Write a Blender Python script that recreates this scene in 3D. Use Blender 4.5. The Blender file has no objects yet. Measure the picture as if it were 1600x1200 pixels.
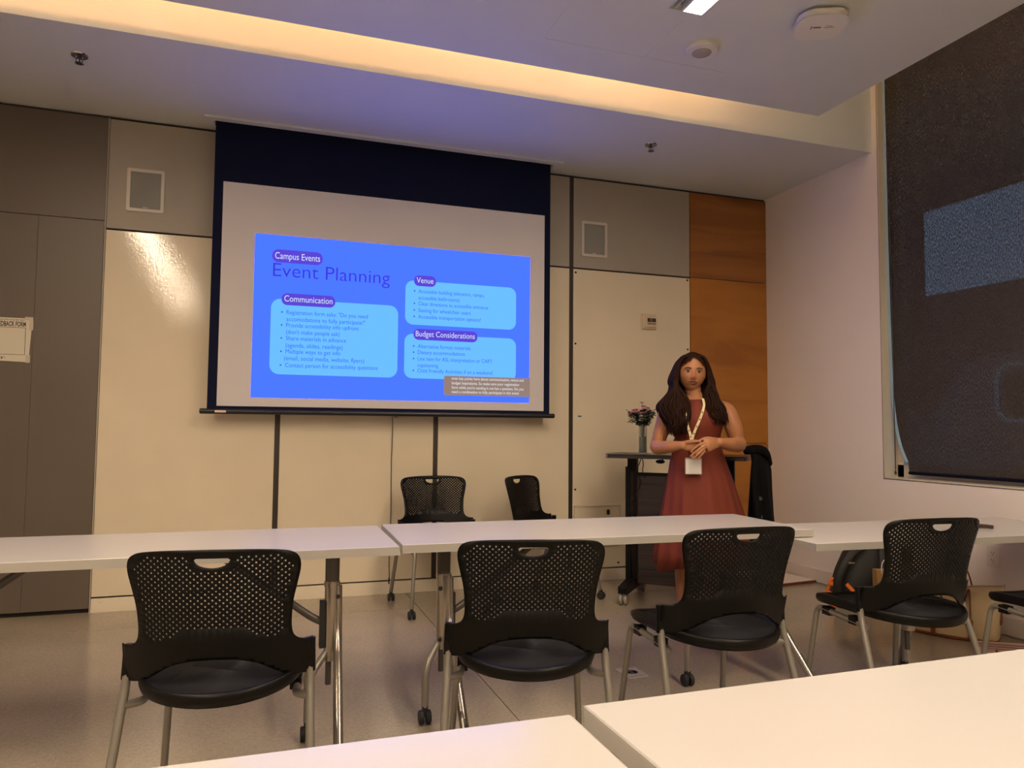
import bpy, bmesh, math, random
from mathutils import Vector, Matrix, noise
from mathutils.geometry import delaunay_2d_cdt
random.seed(7)
PI = math.pi
SC = bpy.context.scene
COL = SC.collection

# ------------------------------------------------------------------ camera
CH = 1.14
YAW, PITCH, ROLL, FPX = 0.329812, 0.0587977, 0.00847043, 1161.5736
def camera():
    cy, sy = math.cos(YAW), math.sin(YAW)
    f = Vector((sy, cy, 0)); r = Vector((cy, -sy, 0)); u = Vector((0, 0, 1))
    cp, sp = math.cos(PITCH), math.sin(PITCH)
    f2 = f*cp + u*sp; u2 = u*cp - f*sp
    cr, sr = math.cos(ROLL), math.sin(ROLL)
    r3 = r*cr + u2*sr; u3 = u2*cr - r*sr
    m = Matrix((r3, u3, -f2)).transposed().to_4x4()
    m.translation = (0, 0, CH)
    cd = bpy.data.cameras.new('camera'); cd.sensor_width = 36; cd.lens = 36*FPX/1600
    cd.clip_start = .02; cd.clip_end = 200
    co = bpy.data.objects.new('camera', cd); COL.objects.link(co); co.matrix_world = m
    SC.camera = co
camera()
SC.view_settings.view_transform = 'Standard'; SC.view_settings.look = 'None'
SC.view_settings.gamma = 1; SC.view_settings.use_curve_mapping = False
SC.view_settings.exposure = 0.0

# ------------------------------------------------------------------ world and light levels
w = bpy.data.worlds.new('world'); SC.world = w; w.use_nodes = True
w.node_tree.nodes['Background'].inputs[0].default_value = (.30, .52, .85, 1)
w.node_tree.nodes['Background'].inputs[1].default_value = 1.9
DIFFUSER_POWER = 98.0      # linear ceiling lights
COVE_POWER = 90.0           # LED strip hidden over the cloud edge
WARM = (1.0, .80, .575)
COVE = (1.0, .46, .15)

# ------------------------------------------------------------------ materials
MATS = {}
def mat(name, col, rough=.5, metal=0., var=0., vscale=8., bump=0., bscale=60., coat=0., stretch=None, spec=.5, col2=None):
    if name in MATS: return MATS[name]
    m = bpy.data.materials.new(name); m.use_nodes = True; MATS[name] = m
    nt = m.node_tree; b = nt.nodes['Principled BSDF']
    b.inputs['Base Color'].default_value = (*col, 1); b.inputs['Roughness'].default_value = rough
    b.inputs['Metallic'].default_value = metal; b.inputs['Coat Weight'].default_value = coat
    b.inputs['Specular IOR Level'].default_value = spec
    tc = nt.nodes.new('ShaderNodeTexCoord'); mp = nt.nodes.new('ShaderNodeMapping')
    nt.links.new(tc.outputs['Object'], mp.inputs[0])
    if stretch: mp.inputs['Scale'].default_value = stretch
    if var or col2:
        n = nt.nodes.new('ShaderNodeTexNoise'); n.inputs['Scale'].default_value = vscale; n.inputs['Detail'].default_value = 6
        nt.links.new(mp.outputs[0], n.inputs[0])
        r = nt.nodes.new('ShaderNodeValToRGB'); r.color_ramp.elements[0].position = .3; r.color_ramp.elements[1].position = .7
        c2 = col2 if col2 else tuple(c*(1-var) for c in col)
        r.color_ramp.elements[0].color = (*c2, 1); r.color_ramp.elements[1].color = (*col, 1)
        nt.links.new(n.outputs[0], r.inputs[0]); nt.links.new(r.outputs[0], b.inputs['Base Color'])
    if bump:
        n = nt.nodes.new('ShaderNodeTexNoise'); n.inputs['Scale'].default_value = bscale; n.inputs['Detail'].default_value = 3
        nt.links.new(mp.outputs[0], n.inputs[0])
        bp = nt.nodes.new('ShaderNodeBump'); bp.inputs['Strength'].default_value = bump; bp.inputs['Distance'].default_value = .01
        nt.links.new(n.outputs[0], bp.inputs['Height']); nt.links.new(bp.outputs[0], b.inputs['Normal'])
    return m
def emit(name, col, s=1.):
    if name in MATS: return MATS[name]
    m = bpy.data.materials.new(name); m.use_nodes = True; MATS[name] = m
    b = m.node_tree.nodes['Principled BSDF']
    b.inputs['Base Color'].default_value = (0, 0, 0, 1); b.inputs['Roughness'].default_value = .9
    b.inputs['Specular IOR Level'].default_value = .1
    b.inputs['Emission Color'].default_value = (*col, 1); b.inputs['Emission Strength'].default_value = s
    return m
def s2l(r, g, b):
    f = lambda c: (c/255/12.92) if c/255 <= .04045 else ((c/255+.055)/1.055)**2.4
    return (f(r), f(g), f(b))
M_ceil = mat('ceiling_paint', (.66, .695, .71), .55, var=.03, vscale=1.5)
M_wall = mat('white_wall_paint', (.84, .77, .73), .45, var=.03, vscale=2, bump=.03, bscale=200)
M_board = mat('glossy_whiteboard', (.74, .65, .49), .09, var=.06, vscale=2.2, bump=.04, bscale=75)
M_upper = mat('matte_wall_panel', (.36, .325, .27), .6, var=.04, vscale=2)
M_base = mat('scuffed_baseboard', (.74, .66, .52), .45, col2=(.42, .36, .27), vscale=26, stretch=(1, 1, 6))
MATS['scuffed_baseboard'].node_tree.nodes['Color Ramp'].color_ramp.elements[0].position = .16
MATS['scuffed_baseboard'].node_tree.nodes['Color Ramp'].color_ramp.elements[1].position = .36
M_door = mat('brown_grey_laminate', (.125, .098, .078), .42, var=.12, vscale=1.6, bump=.02, bscale=90)
M_dark = mat('dark_reveal', (.015, .012, .010), .7)
M_strip = mat('dark_bronze_channel', (.045, .036, .028), .4, metal=.3)
M_floor = mat('polished_concrete', (.40, .335, .25), .16, col2=(.34, .285, .21), vscale=60)
def floor_nodes():
    nt = M_floor.node_tree; b = nt.nodes['Principled BSDF']; ramp = nt.nodes['Color Ramp']
    tc = nt.nodes['Texture Coordinate']
    v = nt.nodes.new('ShaderNodeTexVoronoi'); v.inputs['Scale'].default_value = 230
    nt.links.new(tc.outputs['Object'], v.inputs['Vector'])
    r = nt.nodes.new('ShaderNodeValToRGB'); r.color_ramp.elements[0].position = .0; r.color_ramp.elements[1].position = .45
    r.color_ramp.elements[0].color = (.5, .5, .48, 1); r.color_ramp.elements[1].color = (1.08, 1.08, 1.08, 1)
    nt.links.new(v.outputs['Distance'], r.inputs[0])
    n = nt.nodes.new('ShaderNodeTexNoise'); n.inputs['Scale'].default_value = 1.3; n.inputs['Detail'].default_value = 4
    nt.links.new(tc.outputs['Object'], n.inputs['Vector'])
    r2 = nt.nodes.new('ShaderNodeValToRGB'); r2.color_ramp.elements[0].position = .35; r2.color_ramp.elements[1].position = .65
    r2.color_ramp.elements[0].color = (.86, .86, .86, 1); r2.color_ramp.elements[1].color = (1.05, 1.05, 1.05, 1)
    nt.links.new(n.outputs[0], r2.inputs[0])
    m1 = nt.nodes.new('ShaderNodeMix'); m1.data_type = 'RGBA'; m1.blend_type = 'MULTIPLY'; m1.inputs[0].default_value = 1
    m2 = nt.nodes.new('ShaderNodeMix'); m2.data_type = 'RGBA'; m2.blend_type = 'MULTIPLY'; m2.inputs[0].default_value = 1
    nt.links.new(ramp.outputs[0], m1.inputs[6]); nt.links.new(r.outputs[0], m1.inputs[7])
    nt.links.new(m1.outputs[2], m2.inputs[6]); nt.links.new(r2.outputs[0], m2.inputs[7])
    nt.links.new(m2.outputs[2], b.inputs['Base Color'])
floor_nodes()
def wood(name, c1, c2, c3, sc, vertical=False):
    m = bpy.data.materials.new(name); m.use_nodes = True; MATS[name] = m
    nt = m.node_tree; b = nt.nodes['Principled BSDF']; b.inputs['Roughness'].default_value = .38
    tc = nt.nodes.new('ShaderNodeTexCoord'); mp = nt.nodes.new('ShaderNodeMapping'); mp.inputs['Scale'].default_value = sc
    nt.links.new(tc.outputs['Object'], mp.inputs[0])
    n = nt.nodes.new('ShaderNodeTexNoise'); n.inputs['Scale'].default_value = 1.0; n.inputs['Detail'].default_value = 7; n.inputs['Distortion'].default_value = .6
    nt.links.new(mp.outputs[0], n.inputs[0])
    r = nt.nodes.new('ShaderNodeValToRGB'); r.color_ramp.elements[0].position = .32; r.color_ramp.elements[0].color = (*c2, 1)
    r.color_ramp.elements[1].position = .62; r.color_ramp.elements[1].color = (*c1, 1)
    e = r.color_ramp.elements.new(.46); e.color = (*c3, 1)
    nt.links.new(n.outputs[0], r.inputs[0]); nt.links.new(r.outputs[0], b.inputs['Base Color'])
    return m
M_wood = wood('honey_veneer', (.42, .165, .022), (.30, .105, .014), (.38, .145, .019), (.9, 2, 5))
M_wood2 = wood('figured_veneer', (.33, .125, .022), (.17, .055, .010), (.27, .098, .017), (.8, 2, 9))
M_lam = wood('dark_striated_laminate', (.060, .040, .036), (.016, .011, .011), (.036, .025, .024), (1.5, 2, 60))
M_top = mat('white_laminate', (.55, .53, .515), .22, var=.02, vscale=3)
M_edge = mat('grey_edge_band', (.40, .375, .34), .5)
M_blk = mat('black_plastic', (.0032, .0029, .0028), .42, bump=.04, bscale=350, spec=.2)
M_seat = mat('black_mesh_fabric', (.014, .014, .018), .85, spec=.2)
def seat_nodes():
    nt = M_seat.node_tree; b = nt.nodes['Principled BSDF']; tc = nt.nodes['Texture Coordinate']
    ck = nt.nodes.new('ShaderNodeTexChecker'); ck.inputs['Scale'].default_value = 260
    ck.inputs['Color1'].default_value = (.045, .045, .055, 1); ck.inputs['Color2'].default_value = (.004, .004, .006, 1)
    nt.links.new(tc.outputs['Object'], ck.inputs[0]); nt.links.new(ck.outputs[0], b.inputs['Base Color'])
seat_nodes()
M_leg = mat('silver_grey_steel', (.26, .24, .21), .36, metal=.55)
M_steel = mat('brushed_steel', (.42, .38, .33), .25, metal=.9)
M_gun = mat('dark_gunmetal', (.10, .09, .08), .35, metal=.6)
M_chrome = mat('chrome', (.6, .58, .55), .15, metal=1)
M_white = mat('white_plastic', (.72, .70, .66), .4)
M_rubber = mat('black_rubber', (.012, .012, .012), .6)
M_screen = mat('projection_fabric', (.62, .59, .60), .8)
M_border = mat('black_screen_border', (.002, .005, .026), .8, spec=.2)

# ------------------------------------------------------------------ mesh helpers
def obj(name, verts, faces, m=None, parent=None, smooth=False, kind=None):
    me = bpy.data.meshes.new(name); me.from_pydata([tuple(v) for v in verts], [], faces); me.update()
    return objm(name, me, m, parent, smooth, kind)
def objm(name, me, m=None, parent=None, smooth=False, kind=None):
    o = bpy.data.objects.new(name, me); COL.objects.link(o)
    if m: me.materials.clear(); me.materials.append(m)
    if smooth:
        me.polygons.foreach_set('use_smooth', [True]*len(me.polygons))
        if smooth == 'auto':
            try: me.set_sharp_from_angle(angle=math.radians(35))
            except Exception: pass
    if parent: o.parent = parent
    if kind: o['kind'] = kind
    return o
def tag(o, label, cat, group=None):
    o['label'] = label; o['category'] = cat
    if group: o['group'] = group
    return o
def thing(name, label, cat, loc=(0, 0, 0), rz=0, group=None):
    o = bpy.data.objects.new(name, None); COL.objects.link(o); o.location = loc; o.rotation_euler = (0, 0, rz)
    o.empty_display_size = .05
    return tag(o, label, cat, group)
def struct(o):
    o['kind'] = 'structure'; return o
def sempty(name):
    o = bpy.data.objects.new(name, None); COL.objects.link(o); o['kind'] = 'structure'; return o
class MB:
    def __init__(s): s.v = []; s.f = []
    def add(s, vs, fs, M=None):
        k = len(s.v)
        s.v += [tuple(M @ Vector(a)) if M else tuple(a) for a in vs]
        s.f += [tuple(i+k for i in f) for f in fs]; return s
    def box(s, x0, x1, y0, y1, z0, z1, M=None):
        vs = [(x, y, z) for z in (z0, z1) for y in (y0, y1) for x in (x0, x1)]
        return s.add(vs, [(0, 2, 3, 1), (4, 5, 7, 6), (0, 1, 5, 4), (2, 6, 7, 3), (0, 4, 6, 2), (1, 3, 7, 5)], M)
    def prism(s, poly, y0, y1, M=None, axis='y'):   # poly in (a,b); extruded
        n = len(poly)
        if axis == 'y': vs = [(a, y0, b) for a, b in poly]+[(a, y1, b) for a, b in poly]
        elif axis == 'z': vs = [(a, b, y0) for a, b in poly]+[(a, b, y1) for a, b in poly]
        else: vs = [(y0, a, b) for a, b in poly]+[(y1, a, b) for a, b in poly]
        fs = [tuple(range(n)), tuple(range(2*n-1, n-1, -1))]+[(i, (i+1) % n, n+(i+1) % n, n+i) for i in range(n)]
        return s.add(vs, fs, M)
    def lathe(s, prof, c=(0, 0, 0), seg=24, M=None, axis='z'):
        vs = []; fs = []
        for r, h in prof:
            for i in range(seg):
                a = 2*PI*i/seg
                p = (r*math.cos(a), r*math.sin(a), h)
                if axis == 'x': p = (h, p[0], p[1])
                if axis == 'y': p = (p[0], h, p[1])
                vs.append((p[0]+c[0], p[1]+c[1], p[2]+c[2]))
        for j in range(len(prof)-1):
            for i in range(seg):
                fs.append((j*seg+i, j*seg+(i+1) % seg, (j+1)*seg+(i+1) % seg, (j+1)*seg+i))
        fs.append(tuple(range(seg-1, -1, -1))); fs.append(tuple((len(prof)-1)*seg+i for i in range(seg)))
        return s.add(vs, fs, M)
    def tube(s, pts, r, seg=10, M=None, flat=1.0, cap=True, up=None):
        pts = [Vector(p) for p in pts]; n = len(pts)
        rs = r if isinstance(r, (list, tuple)) else [r]*n
        t0 = (pts[1]-pts[0]).normalized()
        ref = Vector(up) if up else (Vector((0, 0, 1)) if abs(t0.z) < .9 else Vector((1, 0, 0)))
        nrm = (ref-t0*ref.dot(t0)).normalized(); vs = []; fs = []
        for i, p in enumerate(pts):
            t = ((pts[min(i+1, n-1)]-pts[i]).normalized()+(pts[i]-pts[max(i-1, 0)]).normalized())
            if t.length < 1e-6: t = t0
            t = t.normalized(); nrm = (nrm-t*nrm.dot(t))
            nrm = nrm.normalized(); bn = t.cross(nrm)
            for k in range(seg):
                a = 2*PI*k/seg
                vs.append(p+nrm*(rs[i]*math.cos(a))+bn*(rs[i]*flat*math.sin(a)))
        for j in range(n-1):
            for k in range(seg): fs.append((j*seg+k, j*seg+(k+1) % seg, (j+1)*seg+(k+1) % seg, (j+1)*seg+k))
        if cap: fs.append(tuple(range(seg-1, -1, -1))); fs.append(tuple((n-1)*seg+i for i in range(seg)))
        return s.add(vs, fs, M)
    def ball(s, c, r, seg=12, rings=8, M=None):
        rx, ry, rz = r if isinstance(r, (tuple, list)) else (r, r, r)
        prof = [(max(math.sin(PI*j/rings), .01), -math.cos(PI*j/rings)) for j in range(rings+1)]
        vs = []; k = MB(); k.lathe(prof, seg=seg)
        return s.add([(c[0]+rx*a, c[1]+ry*b, c[2]+rz*z) for a, b, z in k.v], k.f, M)
    def loft(s, rings, M=None, cap=True):           # rings: lists of equal count points
        n = len(rings[0]); vs = [p for r in rings for p in r]; fs = []
        for j in range(len(rings)-1):
            for k in range(n): fs.append((j*n+k, j*n+(k+1) % n, (j+1)*n+(k+1) % n, (j+1)*n+k))
        if cap: fs.append(tuple(range(n-1, -1, -1))); fs.append(tuple((len(rings)-1)*n+i for i in range(n)))
        return s.add(vs, fs, M)
    def build(s, name, m=None, parent=None, smooth=False, kind=None, bevel=0):
        o = obj(name, s.v, s.f, m, parent, smooth, kind)
        if bevel:
            b = o.modifiers.new('bevel', 'BEVEL'); b.width = bevel; b.segments = 2; b.limit_method = 'ANGLE'
        return o
def fillet(pts, rad, n=5):
    pts = [Vector(p) for p in pts]; out = [pts[0]]
    for i in range(1, len(pts)-1):
        a, b, c = pts[i-1], pts[i], pts[i+1]
        d1 = (a-b); d2 = (c-b); r = min(rad, d1.length*.45, d2.length*.45)
        p, q = b+d1.normalized()*r, b+d2.normalized()*r
        for k in range(n+1):
            t = k/n; out.append(p*(1-t)**2+b*2*t*(1-t)+q*t*t)
    out.append(pts[-1]); return out
def catmull(pts, n=6):
    pts = [Vector(p) for p in pts]; P = [pts[0]*2-pts[1]]+pts+[pts[-1]*2-pts[-2]]; out = []
    for i in range(1, len(P)-2):
        for k in range(n):
            t = k/n; a, b, c, d = P[i-1:i+3]
            out.append(.5*((2*b)+(c-a)*t+(2*a-5*b+4*c-d)*t*t+(3*b-a-3*c+d)*t**3))
    out.append(P[-2]); return out
def box(name, x0, x1, y0, y1, z0, z1, m, parent=None, bevel=0, kind=None):
    return MB().box(x0, x1, y0, y1, z0, z1).build(name, m, parent, bevel=bevel, kind=kind)
def rrect(x0, x1, z0, z1, r, n=5):
    out = []
    for cx, cz, a0 in ((x1-r, z0+r, -PI/2), (x1-r, z1-r, 0), (x0+r, z1-r, PI/2), (x0+r, z0+r, PI)):
        for k in range(n+1):
            a = a0+k/n*PI/2; out.append((cx+r*math.cos(a), cz+r*math.sin(a)))
    return out
def text_mesh(s, x, z, size, width=None, y=0., font_bold=0., xmin_align=True):
    cu = bpy.data.curves.new('t', 'FONT'); cu.body = s; cu.size = size; cu.resolution_u = 3; cu.offset = font_bold
    to = bpy.data.objects.new('t', cu); COL.objects.link(to)
    dg = bpy.context.evaluated_depsgraph_get(); dg.update()
    me = bpy.data.meshes.new_from_object(to.evaluated_get(dg))
    bpy.data.objects.remove(to)
    vs = [v.co.copy() for v in me.vertices]; fs = [tuple(p.vertices) for p in me.polygons]
    if not vs: return [], []
    x0 = min(v.x for v in vs); x1 = max(v.x for v in vs)
    k = (width/(x1-x0)) if width else 1.
    return [(x+(v.x-x0)*k, y, z+v.y) for v in vs], fs

# ------------------------------------------------------------------ room shell
D, H, XR, XL, YB, HU = 5.145, 3.077, 4.008, -4.2, -5.2, 3.85
YC = 4.0           # soffit edge
CLX, CLY = 3.23, 3.635  # suspended ceiling cloud corner
floor = sempty('floor')
box('floor_base', XL, XR+.3, YB, D+.2, -.12, -.035, M_dark, floor)
xs = [XL, -2.0, 1.0, XR+.02]; ys = [YB, -1.3, 1.75, 4.70, D+.05]
for i in range(3):
    for j in range(4):
        g = .0022
        box('slab', xs[i]+g, xs[i+1]-g, ys[j]+g, ys[j+1]-g, -.04, 0, M_floor, floor)

ceil = sempty('ceiling')
box('upper_ceiling', XL, XR+.2, YB, D+.1, HU, HU+.08, M_ceil, ceil)
# soffit with a slot for the projection screen
SX0, SX1, SY0, SY1 = -.306, 2.008, 4.965, 5.045
mb = MB()
mb.box(XL, SX0, YC, D+.1, H, H+.05); mb.box(SX1, XR, YC, D+.1, H, H+.05)
mb.box(SX0, SX1, YC, SY0, H, H+.05); mb.box(SX0, SX1, SY1, D+.1, H, H+.05)
mb.build('soffit', M_ceil, ceil)
box('soffit_fascia', XL, XR, YC, YC+.03, H+.05, HU, M_ceil, ceil)
box('slot_lid', SX0-.02, SX1+.02, SY0-.02, SY1+.02, H+.16, H+.18, M_ceil, ceil)
# suspended cloud, with holes for the linear fixtures
fix = [(-1.26, 2.915), (1.74, 2.915)]     # x of slot left edge, y of far end
FW, FV = .185, .075                       # whole width, vent part
ycut = [YB, 2.915]
mb = MB()
xa = XL
for fx, fy in fix:
    mb.box(xa, fx, YB, CLY, H, H+.10)
    mb.box(fx, fx+FW, fy, CLY, H, H+.10); mb.box(fx, fx+FW, YB, -3.3, H, H+.10)
    xa = fx+FW
mb.box(xa, CLX, YB, CLY, H, H+.10)
mb.build('cloud', M_ceil, ceil)
# raised shallow border line on the cloud (faint access frame)
mbb = MB()
mbb.box(1.30, 1.306, .2, 3.35, H-.0015, H+.001); mbb.box(1.86, 1.866, 2.98, 3.45, H-.0015, H+.001); mbb.box(1.30, 2.35, 3.35, 3.357, H-.0015, H+.001)
mbb.build('joint_tape', M_ceil, ceil)

wf = sempty('wall_front')
box('backing', XL, XR+.2, D+.02, D+.12, -.04, HU, M_dark, wf)
seams = [-.925, .129, 1.195, 2.231, 3.268]
for i in range(4):
    x0, x1 = seams[i]+(.017 if i else .004), seams[i+1]-(.017 if i < 3 else .003)
    box('whiteboard_panel', x0, x1, D, D+.018, .094, 2.352, M_board, wf, bevel=.0015)
    box('upper_panel', x0, x1, D, D+.018, 2.364, 3.058, M_upper, wf, bevel=.0015)
    if i: box('channel_strip', seams[i]-.016, seams[i]+.016, D+.004, D+.018, .094, 3.06, M_strip, wf)
for i in range(2):
    x0, x1 = [(3.274, XR)][0]
box('veneer_panel', 3.274, XR, D+.004, D+.018, 2.366, 3.06, M_wood2, wf)
box('veneer_panel', 3.274, XR, D+.004, D+.018, 1.031, 2.361, M_wood, wf)
box('veneer_panel', 3.274, XR, D+.004, D+.018, 0.0, 1.026, M_wood, wf)
# grey brown sliding panels to the left
box('laminate_panel', -1.2845, -.931, D-.012, D+.018, .03, 2.402, M_door, wf, bevel=.001)
box('laminate_panel', -2.35, -1.2855, D-.012, D+.018, .03, 2.402, M_door, wf, bevel=.001)
box('laminate_panel', XL, -2.354, D-.012, D+.018, .03, 2.402, M_door, wf, bevel=.001)
box('laminate_panel', XL, -.931, D-.006, D+.018, 2.407, 3.06, M_door, wf, bevel=.001)
box('panel_edge_trim', -.929, -.922, D-.010, D+.018, .0, 3.06, M_upper, wf)
# screws at the corners of the right hand whiteboards
mb = MB()
for x, z in [(2.266, 2.325), (3.243, 2.335), (2.266, 1.78), (3.243, 1.777), (2.268, .682), (2.627, .125), (3.24, .68)]:
    mb.lathe([(.008, 0), (.008, -.003), (.005, -.005)], (x, D, z), 12, axis='y')
mb.build('screw_heads', M_dark, wf, kind='stuff')
box('ink_mark', 2.288, 2.318, D-.0006, D+.001, 1.225, 1.236, mat('blue_marker', (.04, .09, .20), .5), wf)
bb = struct(box('baseboard_front', -.921, 3.27, D-.004, D+.018, 0, .084, M_base, bevel=.001))

wr = sempty('wall_right')
WY, WZ0, WZ1, WYE = 3.95, .822, 3.78, -1.2    # window recess
mb = MB()
mb.box(XR, XR+.2, WY, D+.1, -.04, HU); mb.box(XR, XR+.2, YB, WYE, -.04, HU)
mb.box(XR, XR+.2, WYE, WY, -.04, WZ0); mb.box(XR, XR+.2, WYE, WY, WZ1, HU)
mb.build('plaster', M_wall, wr)
struct(box('baseboard_right', XR-.012, XR, YB, D, .008, .105, mat('white_baseboard', (.70, .63, .58), .4), bevel=.002))
wl = sempty('wall_left'); box('plaster', XL-.1, XL, YB, D+.1, -.04, HU, M_wall, wl)
wb = sempty('wall_back'); box('plaster', XL-.1, XR+.2, YB-.1, YB, -.04, HU, M_wall, wb)

# window ------------------------------------------------------------
M_alu = mat('warm_white_frame', (.62, .55, .44), .4)
win = sempty('window_1')
mb = MB(); t = .010   # trim flange standing a little proud, shadow gap around it
mb.box(XR-.004, XR+.11, WY-t, WY-.002, WZ0, WZ1); mb.box(XR-.004, XR+.11, WYE, WY, WZ0, WZ0+t); mb.box(XR-.004, XR+.11, WYE, WYE+t, WZ0, WZ1)
mb.build('window_lining', M_alu, win)
mb = MB()
mb.box(XR-.002, XR+.001, WY, WY+.004, WZ0-.004, WZ1); mb.box(XR-.002, XR+.001, WYE, WY+.004, WZ0-.004, WZ0)
mb.build('shadow_gap', M_dark, win)
mb = MB()
fy = [WY-.01, 2.3, .7, WYE]
mb.box(XR+.11, XR+.17, WYE, WY, WZ0, WZ0+.09); mb.box(XR+.11, XR+.17, WYE, WY, WZ1-.05, WZ1)
mb.box(XR+.11, XR+.17, WY-.06, WY, WZ0, WZ1)
for yy in fy[1:]: mb.box(XR+.11, XR+.17, yy-.03, yy+.03, WZ0, WZ1)
mb.build('window_frame', M_alu, win)
gm = bpy.data.materials.new('window_glass'); gm.use_nodes = True
g = gm.node_tree.nodes['Principled BSDF']; g.inputs['Transmission Weight'].default_value = 1; g.inputs['Roughness'].default_value = 0; g.inputs['IOR'].default_value = 1.05
g.inputs['Base Color'].default_value = (.85, .93, .95, 1)
for a, b_ in zip(fy[:-1], fy[1:]): box('pane', XR+.138, XR+.142, b_, a, WZ0+.04, WZ1-.04, gm, win)

# roller shade -------------------------------------------------------
sm = bpy.data.materials.new('solar_shade_fabric'); sm.use_nodes = True
nt = sm.node_tree; nt.nodes.clear()
o_ = nt.nodes.new('ShaderNodeOutputMaterial'); mx = nt.nodes.new('ShaderNodeMixShader'); tr = nt.nodes.new('ShaderNodeBsdfTransparent')
pb = nt.nodes.new('ShaderNodeBsdfPrincipled'); pb.inputs['Base Color'].default_value = (.052, .040, .032, 1); pb.inputs['Roughness'].default_value = .75
tc = nt.nodes.new('ShaderNodeTexCoord'); mp = nt.nodes.new('ShaderNodeMapping'); mp.inputs['Scale'].default_value = (1, 190, 60)
no = nt.nodes.new('ShaderNodeTexNoise'); no.inputs['Scale'].default_value = 1; no.inputs['Detail'].default_value = 1
rp = nt.nodes.new('ShaderNodeMapRange'); rp.inputs[1].default_value = .25; rp.inputs[2].default_value = .75; rp.inputs[3].default_value = .05; rp.inputs[4].default_value = .33
nt.links.new(tc.outputs['Object'], mp.inputs[0]); nt.links.new(mp.outputs[0], no.inputs[0]); nt.links.new(no.outputs[0], rp.inputs[0])
nt.links.new(rp.outputs[0], mx.inputs[0]); nt.links.new(pb.outputs[0], mx.inputs[1]); nt.links.new(tr.outputs[0], mx.inputs[2]); nt.links.new(mx.outputs[0], o_.inputs[0])
shade = thing('roller_shade', 'large dark brown see-through roller shade over the right wall window, curled at its lower corner', 'window shade', (XR+.05, 2.4, WZ0))
edge = [(3.925, WZ1-.06), (3.922, 2.78), (3.92, 2.334), (3.912, 1.717), (3.905, 1.45), (3.892, 1.284), (3.868, 1.13), (3.835, 1.02), (3.796, .937)]
poly = [(y-2.4, z-WZ0) for y, z in catmull([(0, y, z) for y, z in edge], 4) for y, z in [(y, z)]] if False else [(v.y-2.4, v.z-WZ0) for v in catmull([(0, y, z) for y, z in edge], 4)]
outl = poly+[(3.79-2.4, .862-WZ0), (WYE+.03-2.4, .862-WZ0), (WYE+.03-2.4, WZ1-.06-WZ0)]
MB().prism(outl, -.001, .001, axis='x').build('shade_fabric', sm, shade)
hm = mat('hem_daylight_tint', (.75, .92, 1.0), .6)  # daylight rim on the shade edge, put into the hem colour as pale blue
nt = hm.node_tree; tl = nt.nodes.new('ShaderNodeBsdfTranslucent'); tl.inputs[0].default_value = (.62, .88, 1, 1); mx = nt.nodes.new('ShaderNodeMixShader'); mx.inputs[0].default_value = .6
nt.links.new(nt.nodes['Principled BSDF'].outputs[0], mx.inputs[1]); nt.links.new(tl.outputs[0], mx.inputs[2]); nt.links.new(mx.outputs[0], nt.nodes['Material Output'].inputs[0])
hem = MB()  # thin strip added along the fabric edge to carry the painted daylight rim
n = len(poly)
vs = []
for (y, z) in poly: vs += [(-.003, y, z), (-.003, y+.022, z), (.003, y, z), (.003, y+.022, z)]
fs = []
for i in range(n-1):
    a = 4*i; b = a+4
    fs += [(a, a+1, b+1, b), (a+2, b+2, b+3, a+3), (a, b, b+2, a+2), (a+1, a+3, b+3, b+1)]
hem.add(vs, fs).build('daylight_tinted_hem', hm, shade)
MB().lathe([(.011, WYE+.03-2.4), (.011, 3.79-2.4)], (0, 0, .045), 12, axis='y').build('bottom_rail', M_border, shade, smooth=True)
MB().lathe([(.03, WYE+.03-2.4), (.03, 3.93-2.4)], (.0, 0, WZ1-.06-WZ0), 16, axis='y').build('roller', M_gun, shade, smooth=True)
mb = MB(); mb.tube([(-.012, 3.895-2.4, 1.9), (-.012, 3.893-2.4, .5), (-.012, 3.89-2.4, .055)], .003, 6); mb.ball((-.012, 3.89-2.4, .04), (.008, .008, .014))
mb.build('pull_chain', M_gun, shade, smooth=True)

# ------------------------------------------------------------------ outside the window
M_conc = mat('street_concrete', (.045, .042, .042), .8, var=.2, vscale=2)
out = thing('parking_structure', 'dark parking structure with open decks seen dimly through the window shade', 'building', (9, 7, .15))
def lb(nm, *a, **k): return box(nm, a[0]-9, a[1]-9, a[2]-7, a[3]-7, a[4]-.15, a[5]-.15, k.get('m', M_conc), out)
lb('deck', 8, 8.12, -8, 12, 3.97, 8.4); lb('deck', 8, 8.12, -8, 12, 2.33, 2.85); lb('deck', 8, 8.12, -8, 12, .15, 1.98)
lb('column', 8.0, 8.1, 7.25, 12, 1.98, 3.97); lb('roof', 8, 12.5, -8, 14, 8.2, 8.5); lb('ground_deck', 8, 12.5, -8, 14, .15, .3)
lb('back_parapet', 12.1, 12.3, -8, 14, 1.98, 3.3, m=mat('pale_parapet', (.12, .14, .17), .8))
box('street', XR+.25, 40, -20, 30, .05, .15, mat('asphalt', (.04, .04, .045), .9, var=.2), sempty('ground_outside'))
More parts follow.
